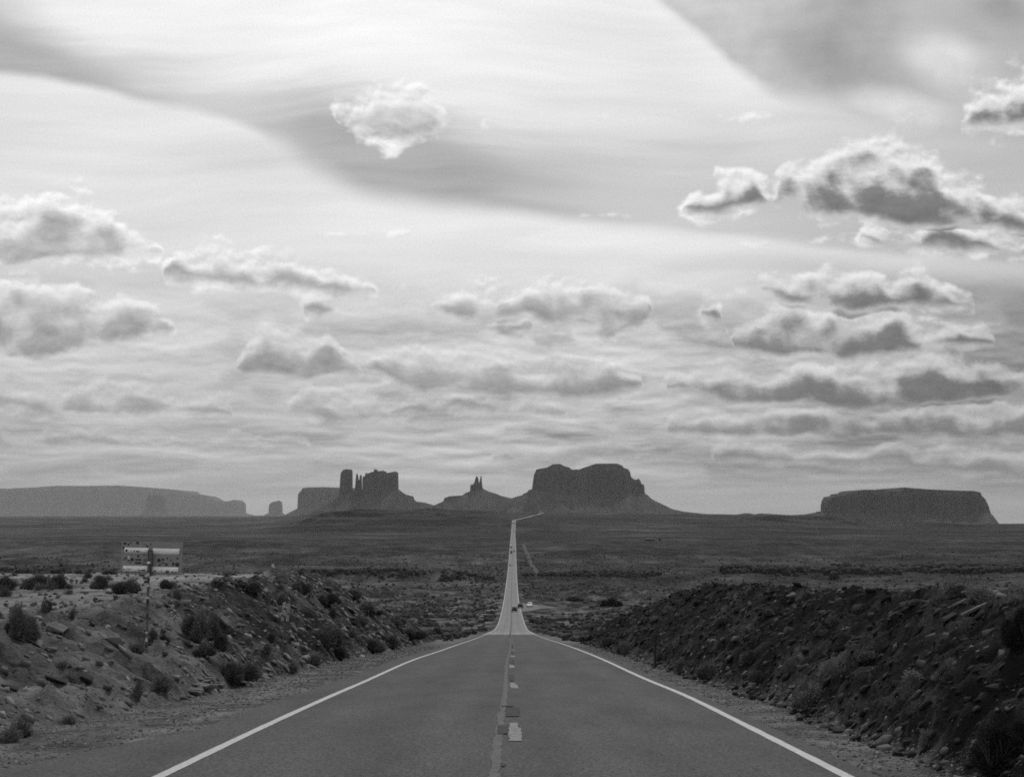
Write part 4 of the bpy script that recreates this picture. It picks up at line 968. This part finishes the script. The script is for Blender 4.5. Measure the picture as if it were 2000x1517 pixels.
# scattered low shrubs over the banks and plateau, alike
r = random.Random(9); k = 0
LOW = [bush_mesh('low_shrub', 300 + i, 300, 1, .6, 5, LEAF if i % 3 else LEAFD, .014) for i in range(5)]
while k < 190:
    side = -1 if r.random() < .5 else 1
    D = 18 * math.exp(r.random() * math.log(130 / 18)); ft = 6.9 if side < 0 else 5.3
    x = float(XC(np.array([D]))[0]) + side * (ft + r.random() ** 1.3 * .40 * D)
    if side < 0 and 26 < D < 36 and -9.6 < x < -8.0: continue
    wm = r.uniform(.18, .55) * (1 + D / 120)
    o = bpy.data.objects.new('low_shrub', LOW[k % 5]); COL.objects.link(o); o.location = (x, D, gz(x, D) - .02); o.scale = (wm, wm, wm * r.uniform(.8, 1.2)); o.rotation_euler = (0, 0, r.uniform(0, 6.28))
    tag(o, 'low dry tuft scattered over the ' + ('left' if side < 0 else 'right') + ' road bank and the ground above it', 'shrub', 'low tufts on the left bank' if side < 0 else 'low tufts on the right bank'); k += 1

# the valley's scrub: nobody could count it
def scrub(name, pts, size, seed, material, label, hh=.7):
    rs_ = np.random.RandomState(seed); n = len(pts); m_ = 6
    a = np.linspace(0, 2 * np.pi, m_, endpoint=False)[None] + rs_.rand(n, 1) * 6
    rr = size[:, None] * .5 * (.7 + .6 * rs_.rand(n, m_)); bx = pts[:, 0:1] + np.cos(a) * rr; by = pts[:, 1:2] + np.sin(a) * rr
    z0 = ground_z(pts[:, 0], pts[:, 1])[:, None]
    low = np.stack([bx, by, z0 + 0 * a - .15], -1)
    a2 = a + .4; r2 = rr * (.65 + .5 * rs_.rand(n, m_)); up_ = np.stack([pts[:, 0:1] + np.cos(a2) * r2, pts[:, 1:2] + np.sin(a2) * r2, z0 + (size * hh)[:, None] * (.45 + .4 * rs_.rand(n, m_))], -1)
    top = np.stack([pts[:, 0] + (rs_.rand(n) - .5) * size * .3, pts[:, 1], z0[:, 0] + size * hh * (.8 + .3 * rs_.rand(n))], -1)[:, None]
    V_ = np.concatenate([low, up_, top], 1).reshape(-1, 3)
    b0 = (np.arange(n) * (2 * m_ + 1))[:, None]
    i = np.arange(m_)[None]; j = (i + 1) % m_
    q = np.stack([b0 + i, b0 + j, b0 + m_ + j, b0 + m_ + i], -1).reshape(-1, 4)
    t = np.stack([b0 + m_ + i, b0 + m_ + j, b0 + 2 * m_ + 0 * i, b0 + 2 * m_ + 0 * i], -1).reshape(-1, 4)
    me = bpy.data.meshes.new(name); me.vertices.add(len(V_)); me.vertices.foreach_set('co', V_.astype(np.float32).ravel())
    loops = np.concatenate([q.ravel(), t[:, :3].ravel()]).astype(np.int32); starts = np.concatenate([np.arange(len(q)) * 4, len(q) * 4 + np.arange(len(t)) * 3]).astype(np.int32)
    me.loops.add(len(loops)); me.loops.foreach_set('vertex_index', loops); me.polygons.add(len(starts)); me.polygons.foreach_set('loop_start', starts); me.update(calc_edges=True)
    me.materials.append(material); at = me.attributes.new('tone', 'FLOAT', 'POINT'); at.data.foreach_set('value', np.repeat(rs_.rand(n), 2 * m_ + 1).astype(np.float32))
    o = bpy.data.objects.new(name, me); COL.objects.link(o); return tag(o, label, kind='stuff')
rs = np.random.RandomState(17)
def valley_pts(n, d0, d1, spread=.46, gap=5.4):
    D = d0 * np.exp(rs.rand(n) * math.log(d1 / d0)); x = (rs.rand(n) * 2 - 1) * (spread * D + 20); P = np.stack([x, D], -1)
    P = P[np.abs(x - XC(D)) > gap + .001 * D]
    inb = (P[:, 0] > 3) & (P[:, 0] < 35) & (P[:, 1] > 515) & (P[:, 1] < 700); P = P[~inb]
    dn = fbm(P[:, 0] / 24, P[:, 1] / 40, 3, 130); return P[dn + rs.rand(len(P)) * .7 > .22]
SM = tone_mat('scrub_leaf', .022, .07, scale=1.2)
p = valley_pts(16000, 125, 420); scrub('scrub', p, .35 + .9 * rs.rand(len(p)) ** 2, 1, SM, 'low scrub over the near valley floor')
p = valley_pts(26000, 400, 1500); scrub('scrub', p, .7 + 1.6 * rs.rand(len(p)) ** 2, 2, SM, 'low scrub over the middle valley')
# plateau tufts
D = 20 * np.exp(rs.rand(5000) * math.log(105 / 20)); sd = np.where(rs.rand(5000) < .5, -1, 1); x = XC(D) + sd * (10.5 + rs.rand(5000) * .42 * D)
p = np.stack([x, D], -1); scrub('dry_tufts', p, .05 + .14 * rs.rand(len(p)) ** 2, 3, tone_mat('dry_tuft', .04, .16, scale=3), 'tiny dry tufts over the ground above the banks')
# thick brush along the washes
THK = tone_mat('thicket_leaf', .012, .028, scale=.6)
def wash(px0, px1, row, D0, n, sz, seed, name_label):
    r_ = np.random.RandomState(seed); px = px0 + (px1 - px0) * r_.rand(n); Dd = D0 + 22 * perlin(px / 60, px * 0, seed) + r_.randn(n) * D0 * .016
    P = np.stack([(px - CX) / F * Dd, Dd], -1); P = P[(np.abs(P[:, 0] - XC(P[:, 1])) > 6.5) & (fbm(P[:, 0] / 45, P[:, 1] / 60, 3, seed) + .5 * r_.rand(len(P)) > .02)]; ed = np.minimum(P[:, 0] - P[:, 0].min(), P[:, 0].max() - P[:, 0]); P = P[r_.rand(len(P)) < np.clip(ed / 40, .08, 1)]
    scrub('brush_thicket', P, sz * (.35 + .9 * r_.rand(len(P)) ** 2), seed, THK, name_label, hh=.8)
def row_D(row, lo=150, hi=3000):
    D = np.linspace(lo, hi, 3000); y = R(D) / D; k = np.argmin(np.abs(y - slope_of(row))); return float(D[k])
wash(480, 990, 1124, row_D(1127), 1500, 3.6, 11, 'dark brush along the wash left of the road')
wash(1010, 1300, 1122, row_D(1123), 1000, 3.4, 12, 'dark brush along the wash right of the road')
wash(1400, 2150, 1112, row_D(1119), 2400, 6.5, 13, 'dense dark brush along the wash far right')
wash(1620, 2150, 1104, row_D(1111), 1500, 7.0, 15, 'dark brush behind the far right wash')
wash(-60, 240, 1112, row_D(1112), 300, 3.0, 14, 'brush behind the sandy rim on the left')

# ------------------------------------------------------------------ the sign seen from behind
METAL = mat('weathered_sign_metal', .21, .28, scale=6, rough=.55, spec=.4)
BRIGHT = mat('pale_galvanised_metal', .62, .80, scale=9, rough=.5, spec=.4)
POSTM = mat('dull_post_metal', .05, .17, scale=16, rough=.6)
STK = [mat('sticker_dark', .02, .05, scale=20, rough=.6), mat('sticker_grey', .05, .09, scale=20, rough=.6), mat('sticker_pale', .45, .6, scale=20, rough=.6)]
bx, by, bz = ray_hit(285, 1272, 25, 45)
ppm = F / by * 1.0
root = empty('road_sign', (bx, by, bz)); tag(root, 'back of a rectangular road sign covered in stickers on a leaning post', 'road sign')
def sl(px, py, dy=0.0):        # picture point on the sign's plane, in the sign's own space
    dx, dyy, dz = pix_dir(px, py); t = (by + dy) / dyy
    return Vector((dx * t - bx, dy, dz * t - bz))
def plate(name, px0, py0, px1, py1, dy, th, mat_, parent, roll=.018, bevel=0):
    a = sl(px0, py0, dy); b = sl(px1, py1, dy); c = (a + b) / 2; w, h = abs(b.x - a.x), abs(a.z - b.z)
    mb = MB(); mb.box((0, 0, 0), (w, th, h)); o = mb.build(name, mat_, parent, bevel); o.location = c; o.rotation_euler = (0, roll, 0); return o
K_ = lambda u, v: (220 + u / 13.333, 1040 + v / 13.333)
a0, a1 = K_(228, 235), K_(1800, 1090)
panel = plate('panel', a0[0], a0[1], a1[0], a1[1], 0, .004, METAL, root)
def channel(u0, v0, u1, v1):
    a = sl(*K_(u0, v0), -.02); b = sl(*K_(u1, v1), -.02); w, h = b.x - a.x, a.z - b.z
    mb = MB(); pr = [(-.002, -h/2), (-.002, -h/2 + .012), (-.030, -h/2 + .03), (-.030, h/2 - .055), (-.002, h/2 - .012), (-.002, h/2), (.0, h/2), (.0, -h/2)]
    # hat section: outer face tilts up to the sky
    n = len(pr); v = [(-w/2, p[0], p[1]) for p in pr] + [(w/2, p[0], p[1]) for p in pr]
    f = [tuple(range(n)), tuple(range(2*n-1, n-1, -1))] + [(i, n+i, n+(i+1) % n, (i+1) % n) for i in range(n)]
    mb.add(v, f); o = mb.build('stiffener', BRIGHT, root); o.location = (a + b) / 2 + Vector((0, .0, 0)); o.location.y = -.006; o.rotation_euler = (0, .018, 0); return o
channel(310, 385, 930, 528); channel(1040, 408, 1735, 566)
channel(268, 858, 905, 1012); channel(1020, 888, 1705, 1042)
mb = MB(); pt = sl(*K_(985, 440), -.06); pb = sl(*K_(965, 1130), -.06); mb.box((0, 0, 0), (.105, .05, (pt - pb).length)); mb.box((-.045, -.035, 0), (.012, .02, (pt - pb).length * .98)); mb.box((.045, -.035, 0), (.012, .02, (pt - pb).length * .98))
o = mb.build('upper_post', POSTM, root); o.location = (pt + pb) / 2; o.rotation_euler = (0, math.atan2((pt - pb).x, (pt - pb).z), 0)
mb = MB(); p0_ = sl(285.5, 1276, -.10); p0_.z -= .25; p1_ = sl(*K_(942, 800), -.10); mb.tube(p0_, p1_, .034, .031, 12)
pole = mb.build('lower_post', POSTM, root)
mb = MB(); mb.tube(p1_, p1_ + Vector((0, 0, .045)), .042, .024, 12); mb.build('post_cap', BRIGHT, root)
def sticker(u, v, w, h, k, shape='rect', parent=panel, dy=-.006, rot=0):
    c = sl(*K_(u, v), dy); mw, mh = w / 13.333 / ppm, h / 13.333 / ppm
    n = {'rect': 4, 'round': 14, 'tri': 3, 'hex': 6}[shape]; mb = MB(); ps = []
    for i in range(n):
        t = 2 * math.pi * (i + (.5 if n == 4 else .25 if n == 3 else 0)) / n; q = 1.414 if n == 4 else 1
        if n == 3: t = math.pi / 2 + 2 * math.pi * i / 3
        ps.append((math.cos(t) * mw / 2 * q, math.sin(t) * mh / 2 * q))
    v_ = [(x, -.0006, z) for x, z in ps] + [(x, .0006, z) for x, z in ps]
    mb.add(v_, [tuple(range(n)), tuple(range(2*n-1, n-1, -1))] + [(i, (i+1) % n, n + (i+1) % n, n + i) for i in range(n)])
    o = mb.build('sticker', STK[k], None); o.parent = parent; o.location = c - Vector(parent.location); o.rotation_euler = (0, rot, 0); return o
for a_ in [(310,290,95,70,0,'hex'),(405,310,40,50,0,'rect'),(465,265,26,45,0,'rect'),(640,272,85,80,0,'hex'),(835,308,90,14,1,'rect'),(895,358,80,60,0,'hex'),(988,296,24,56,0,'rect'),(275,400,36,70,0,'rect'),
           (345,670,60,50,1,'rect'),(415,650,56,90,2,'rect'),(415,735,52,44,0,'round'),(508,708,94,94,0,'round'),(665,612,56,70,0,'round'),(815,580,50,30,1,'rect'),(665,708,160,42,0,'rect'),(662,790,165,48,0,'rect'),(840,705,84,22,0,'rect'),(840,752,84,18,0,'rect'),(825,818,100,34,1,'rect'),(490,585,24,30,1,'rect'),
           (290,708,50,30,1,'rect'),(460,790,48,36,1,'round'),(1205,715,100,96,0,'round'),(1310,690,74,74,1,'round'),(1230,840,80,84,0,'tri'),(1305,780,70,44,1,'round'),(1400,822,84,76,1,'rect'),(1520,700,60,80,1,'tri'),(1580,800,56,110,0,'hex'),(1565,885,62,40,0,'rect'),(1685,820,118,118,0,'round'),(1688,658,80,44,1,'round'),(1415,655,44,44,1,'round'),
           (380,1028,130,30,0,'rect'),(515,1030,40,34,0,'rect'),(595,1030,60,30,0,'rect'),(700,1036,60,34,0,'rect'),(235,1024,36,28,0,'rect')]: sticker(*a_)
for a_ in [(355,470,56,56,0,'rect'),(560,488,46,24,0,'round'),(650,488,90,28,0,'rect'),(295,960,50,26,0,'round'),(425,955,110,12,1,'rect'),(690,978,44,36,0,'round'),(800,980,110,36,0,'rect'),(1100,996,72,36,0,'round'),(1280,1000,44,50,1,'tri'),(1425,1006,84,60,1,'rect'),(1565,1008,48,50,0,'hex'),(1645,1016,50,28,0,'round'),(485,470,24,24,1,'round')]: sticker(*a_, dy=-.040)
rr = random.Random(4)
for i in range(16):
    t = rr.uniform(.03, .97); c = p0_ + (p1_ - p0_) * t; mb = MB(); w_ = rr.uniform(.02, .045); h_ = rr.uniform(.03, .12)
    # a band of peeling sticker wrapped on the pole's near side
    n = 6; v = []
    for z in (-h_/2, h_/2):
        for q in range(n + 1):
            an = math.pi * 1.5 - w_ / .034 + 2 * w_ / .034 * q / n; v.append((math.cos(an) * .0358, math.sin(an) * .0358, z))
    mb.add(v, [(q, q + 1, n + 2 + q, n + 1 + q) for q in range(n)])
    o = mb.build('sticker', STK[2 if i % 3 == 0 else (0 if i % 3 == 1 else 1)], None); o.parent = pole; o.location = c

# the narrow marker
mx, my, mz = ray_hit(550, 1284, 30, 70); mk = empty('mile_marker', (mx, my, mz)); tag(mk, 'narrow roadside marker plate covered in stickers on a thin leaning post', 'road marker')
def ml(px, py, dy=0):
    dx, dyy, dz = pix_dir(px, py); t = (my + dy) / dyy; return Vector((dx * t - mx, dy, dz * t - mz))
mb = MB(); a, b = ml(550, 1288), ml(557.5, 1178, .0); a.z -= .15; mb.tube(a + Vector((0, .02, 0)), b + Vector((0, .02, 0)), .022, .022, 8); mb.build('post', POSTM, mk)
tp, bt = ml(559.5, 1177, -.02), ml(556.5, 1212, -.02); mb = MB(); mb.box((0, 0, 0), (.235, .004, tp.z - bt.z)); pn = mb.build('plate', METAL, mk); pn.location = (tp + bt) / 2; pn.rotation_euler = (0, math.atan2(tp.x - bt.x, tp.z - bt.z), 0)
for i in range(22):
    mb = MB(); mb.box((0, 0, 0), (rr.uniform(.03, .07), .0012, rr.uniform(.03, .07))); o = mb.build('sticker', STK[rr.choice((0, 0, 1, 2, 2))], None); o.parent = pn
    o.location = (rr.uniform(-.085, .085), -.003 - .0013 * (i % 3), rr.uniform(-.28, .28)); o.rotation_euler = (0, rr.uniform(-.4, .4), 0)
# the delineator on the right
dx_, dy_, dz_ = ray_hit(1280, 1304, 25, 70); dl = empty('delineator_post', (dx_, dy_, dz_)); tag(dl, 'dark narrow delineator post standing on the gravel right of the road', 'post')
hgt = 75 / F * dy_
mb = MB(); mb.box((0, 0, hgt / 2 - .1), (.075, .02, hgt + .2)); mb.box((-.036, .02, hgt / 2 - .1), (.006, .03, hgt + .2)); mb.box((.036, .02, hgt / 2 - .1), (.006, .03, hgt + .2)); mb.build('post', mat('dark_post', .018, .035, scale=8), dl, .002)
mb = MB(); mb.box((0, -.013, hgt - .12), (.06, .004, .12)); mb.build('reflector', mat('old_reflector', .05, .08, rough=.4), dl, .002)

# signs down in the valley
def valley_sign(px, D, plates, label, posts=(0,), ph=3.2, width=.08):
    x = (px - CX) / F * D; z = gz(x, D); rt = empty('valley_sign', (x, D, z)); tag(rt, label, 'road sign')
    for p_ in posts:
        mb = MB(); mb.tube((p_, .04, -.4), (p_, .04, ph), width / 2, width / 2, 8); mb.build('post', POSTM, rt)
    for (zc, w, h, mt) in plates:
        mb = MB(); mb.box((0, 0, zc), (w, .02, h)); mb.build('panel', mt, rt)
MID = mat('sign_face', .16, .26, scale=4, rough=.5)
valley_sign(896.6, 345, [(3.1, 1.0, .45, MID), (2.55, .9, .3, MID), (1.7, .7, .3, MID)], 'thin post with small stacked plates in the valley left of the road', ph=3.4)
valley_sign(1075.5, 400, [(1.9, 2.5, 1.0, mat('sign_back', .05, .08))], 'wide dark sign back on two posts in the valley right of the road', posts=(-.9, .9), ph=2.3)

# a low ranch shed and a water tank far off
x = (1267 - CX) / F * 1900; z = gz(x, 1900); rt = empty('ranch_shed', (x, 1900, z)); tag(rt, 'long low dark shed far off in the valley on the right', 'shed')
SH = mat('dark_shed_wall', .02, .03, scale=1, rough=.8); mb = MB(); mb.box((0, 0, 1.0), (13, 6, 2.8)); mb.build('wall', SH, rt)
mb = MB(); mb.prism([(-3.4, 2.4), (0, 3.4), (3.4, 2.4), (3.4, 2.55), (0, 3.6), (-3.4, 2.55)], [13.6] * 6); mb.build('roof', mat('shed_roof', .04, .07, scale=1), rt)
mb = MB(); mb.box((-3, -3.03, .9), (1.0, .06, 2.0)); mb.build('door', TYREB if False else mat('shed_door', .05, .07), rt)
x = (1287 - CX) / F * 1890; z = gz(x, 1890); rt = empty('water_tank', (x, 1890, z)); tag(rt, 'dark upright water tank to the right of the far shed', 'tank')
mb = MB(); mb.tube((0, 0, -.5), (0, 0, 4.6), 1.35, 1.35, 16); mb.build('tank_shell', SH, rt); mb = MB(); mb.tube((0, 0, 4.6), (0, 0, 5.3), 1.4, .2, 16); mb.build('tank_roof', SH, rt)

# ------------------------------------------------------------------ vehicles
GL = mat('car_glass', .012, .02, rough=.15, spec=.6); TYRE = mat('tyre_rubber', .02, .03, rough=.9); RIM = mat('wheel_rim', .3, .4, rough=.35, metal=.6)
PAINTS = {'black': mat('black_car_paint', .006, .01, rough=.5, spec=.2), 'dark': mat('charcoal_car_paint', .012, .02, rough=.45, spec=.3), 'white': mat('white_car_paint', .75, .8, rough=.25, spec=.5)}
LAMP = mat('lamp_lens', .12, .2, rough=.2); PLASTIC = mat('black_bumper', .02, .03, rough=.6)
def car(name, label, x, y, z, rz, paint, L=4.7, Wd=1.92, H=1.68, parts=True, pitch=0.0, cat='car'):
    rt = empty(name, (x, y, z), rz); rt.rotation_euler = (pitch, 0, rz); tag(rt, label, cat)
    k = L / 4.7; hh = H / 1.68
    body_p = [(-2.30*k,.36),(-2.34*k,.62),(-2.26*k,.98*hh),(-2.10*k,1.04*hh),(-1.86*k,1.50*hh),(-1.62*k,1.66*hh),(-.9*k,1.68*hh),(.2*k,1.66*hh),(.42*k,1.60*hh),(1.12*k,1.08*hh),(1.9*k,.98*hh),(2.24*k,.84*hh),(2.34*k,.60),(2.30*k,.34)]
    ws = [Wd*.96, Wd, Wd*.97, Wd*.92, Wd*.78, Wd*.72, Wd*.70, Wd*.70, Wd*.72, Wd*.90, Wd*.94, Wd*.93, Wd*.97, Wd*.95]
    mb = MB(); mb.prism(body_p, ws); body = mb.build('body', PAINTS[paint], rt, .04, True)
    # windscreen, rear window, side windows stand just proud of the shell
    def quad(name, pts):
        p = [Vector(q) for q in pts]; n = (p[1] - p[0]).cross(p[2] - p[0]).normalized(); mb = MB()
        mb.add([q - n * .012 for q in p] + [q + n * .012 for q in p], [(0,1,2,3),(7,6,5,4),(0,4,5,1),(1,5,6,2),(2,6,7,3),(3,7,4,0)]); return mb.build(name, GL, rt)
    quad('windscreen', [(-Wd*.41, 1.05*k, 1.14*hh), (Wd*.41, 1.05*k, 1.14*hh), (Wd*.335, .50*k, 1.55*hh), (-Wd*.335, .50*k, 1.55*hh)])
    quad('rear_window', [(-Wd*.40, -2.07*k, 1.12*hh), (Wd*.40, -2.07*k, 1.12*hh), (Wd*.35, -1.88*k, 1.46*hh), (-Wd*.35, -1.88*k, 1.46*hh)])
    for s in (-1, 1):
        quad('side_window', [(s*Wd*.452, .85*k, 1.10*hh), (s*Wd*.452, -1.85*k, 1.10*hh), (s*Wd*.372, -1.55*k, 1.52*hh), (s*Wd*.368, .35*k, 1.52*hh)])
        mb = MB(); mb.box((s*Wd*.36, 2.30*k, .78*hh), (.34, .08, .14)); mb.build('headlight', LAMP, rt, .02)
        mb = MB(); mb.box((s*Wd*.40, -2.32*k, .90*hh), (.22, .06, .24)); mb.build('tail_light', LAMP, rt, .02)
        mb = MB(); mb.box((s*Wd*.53, .82*k, 1.14*hh), (.16, .14, .12)); mb.build('mirror', PAINTS[paint], rt, .02)
    mb = MB(); mb.box((0, 2.33*k, .48), (Wd*.9, .12, .26)); mb.build('bumper', PLASTIC, rt, .03)
    mb = MB(); mb.box((0, -2.33*k, .50), (Wd*.9, .12, .28)); mb.build('bumper', PLASTIC, rt, .03)
    for sx_ in (-1, 1):
        for sy_ in (-1.42*k, 1.45*k):
            mb = MB(); mb.tube((sx_*Wd*.40, sy_, .35), (sx_*Wd*.505, sy_, .35), .35, .35, 20); wh = mb.build('wheel', TYRE, rt)
            mb = MB(); mb.tube((sx_*Wd*.50, sy_, .35), (sx_*(Wd*.505 + .01), sy_, .35), .22, .20, 14); mb.build('rim', RIM, wh)
    return rt
def on_road(px, py):
    D = np.linspace(200, 3000, 20000); s = R(D) / D; k = int(np.argmin(np.abs(s - slope_of(py)))); return (px - CX) / F * D[k], float(D[k]), float(R(D[k:k+1])[0])
def rpitch(D): return math.atan2(float(R(np.array([D + 3]))[0] - R(np.array([D - 3]))[0]), 6)
x, y, z = on_road(1004.9, 1194.5); car('suv', 'dark sport utility vehicle driving away in the right lane, nearest vehicle on the road', x, y, z + .02, 0, 'dark', H=2.0, Wd=2.15, pitch=rpitch(y))
x, y, z = on_road(1016.3, 1187.4); car('suv', 'black sport utility vehicle pulling across the right edge line by the turnout', x, y, z + .05, -.08, 'black', H=2.0, Wd=2.1, pitch=rpitch(y))
x = (1034.3 - CX) / F * 590; car('parked_car', 'white car standing on the gravel turnout', x, 590, gz(x, 590) + .36, math.pi - .12, 'white', H=1.85, Wd=2.15)
x, y, z = on_road(1004.0, 1077); car('distant_car', 'small dark car far off in the right lane', x, y, z + .05, 0, 'dark', Wd=1.9, pitch=rpitch(y))
x, y, z = on_road(996.5, 1105.0); car('distant_car', 'dark low car in the left lane coming uphill, nearest in its lane', x, y, z + .05, math.pi, 'black', H=1.5, Wd=1.9, pitch=-rpitch(y))
x, y, z = on_road(1004.0, 1038); car('distant_car', 'tiny dark car in the right lane near the top of the straight', x, y, z + .1, 0, 'black', H=1.7, Wd=1.9, pitch=rpitch(y))
x, y, z = on_road(1000.8, 1022.5); car('distant_car', 'tiny dark speck of a car in the left lane just below the bend', x, y, z + .1, math.pi, 'black', H=1.8, Wd=2.0, pitch=-rpitch(y))
x, y, z = on_road(1005.0, 1023); car('distant_car', 'tiny dark speck of a car in the right lane just below the bend', x, y, z + .1, 0, 'black', H=1.8, Wd=2.0, pitch=rpitch(y))
def truck(label, x, y, z, rz, cargo, H=3.4):
    rt = empty('box_truck', (x, y, z), rz); tag(rt, label, 'truck')
    mb = MB(); mb.box((0, -1.0, .55 + (H - .55) / 2), (2.4, 5.4, H - .55)); mb.build('cargo_box', cargo, rt, .06)
    mb = MB(); mb.prism([(1.8, .5), (1.8, 2.5), (2.6, 2.5), (3.1, 1.6), (4.0, 1.35), (4.1, .5)], [2.1, 2.1, 1.9, 2.1, 2.0, 2.1]); mb.build('cab', PAINTS['dark'], rt, .05)
    mb = MB(); mb.box((0, 2.95, 1.95), (1.8, .06, .6), Matrix.Rotation(.5, 3, 'X')); mb.build('windscreen', GL, rt)
    mb = MB(); mb.box((0, 4.12, .6), (2.1, .12, .3)); mb.build('bumper', PLASTIC, rt, .03)
    for sx_ in (-1, 1):
        for sy_ in (-2.4, 3.0): mb = MB(); mb.tube((sx_*.85, sy_, .45), (sx_*1.12, sy_, .45), .45, .45, 16); mb.build('wheel', TYRE, rt)
x, y, z = on_road(998.2, 1070.0); truck('white-topped truck far off in the left lane', x, y, z + .05, math.pi, PAINTS['white'])
x, y, z = on_road(998.4, 1080.5); truck('dark boxy truck in the left lane in front of the white-topped truck', x, y, z + .05, math.pi, PAINTS['dark'], 3.0)

# ------------------------------------------------------------------ the air
hm = bpy.data.materials.new('haze'); hm.use_nodes = True; hn = hm.node_tree; hn.nodes.clear()
pv = hn.nodes.new('ShaderNodeVolumePrincipled'); ho = hn.nodes.new('ShaderNodeOutputMaterial'); hn.links.new(pv.outputs[0], ho.inputs['Volume'])
pv.inputs['Color'].default_value = (1, 1, 1, 1); pv.inputs['Density'].default_value = 1.45e-5; pv.inputs['Anisotropy'].default_value = 0
zlo = min(float(ZZ.min()), -420) - 1; zhi = max(o.bound_box[6][2] for o in COL.objects if o.name.startswith(('butte', 'mesa'))) + 20
mb = MB(); mb.box((0, 29000, (zlo + zhi) / 2), (110000, 66000, zhi - zlo)); haze = mb.build('haze', hm); tag(haze, 'thin desert haze', kind='stuff')
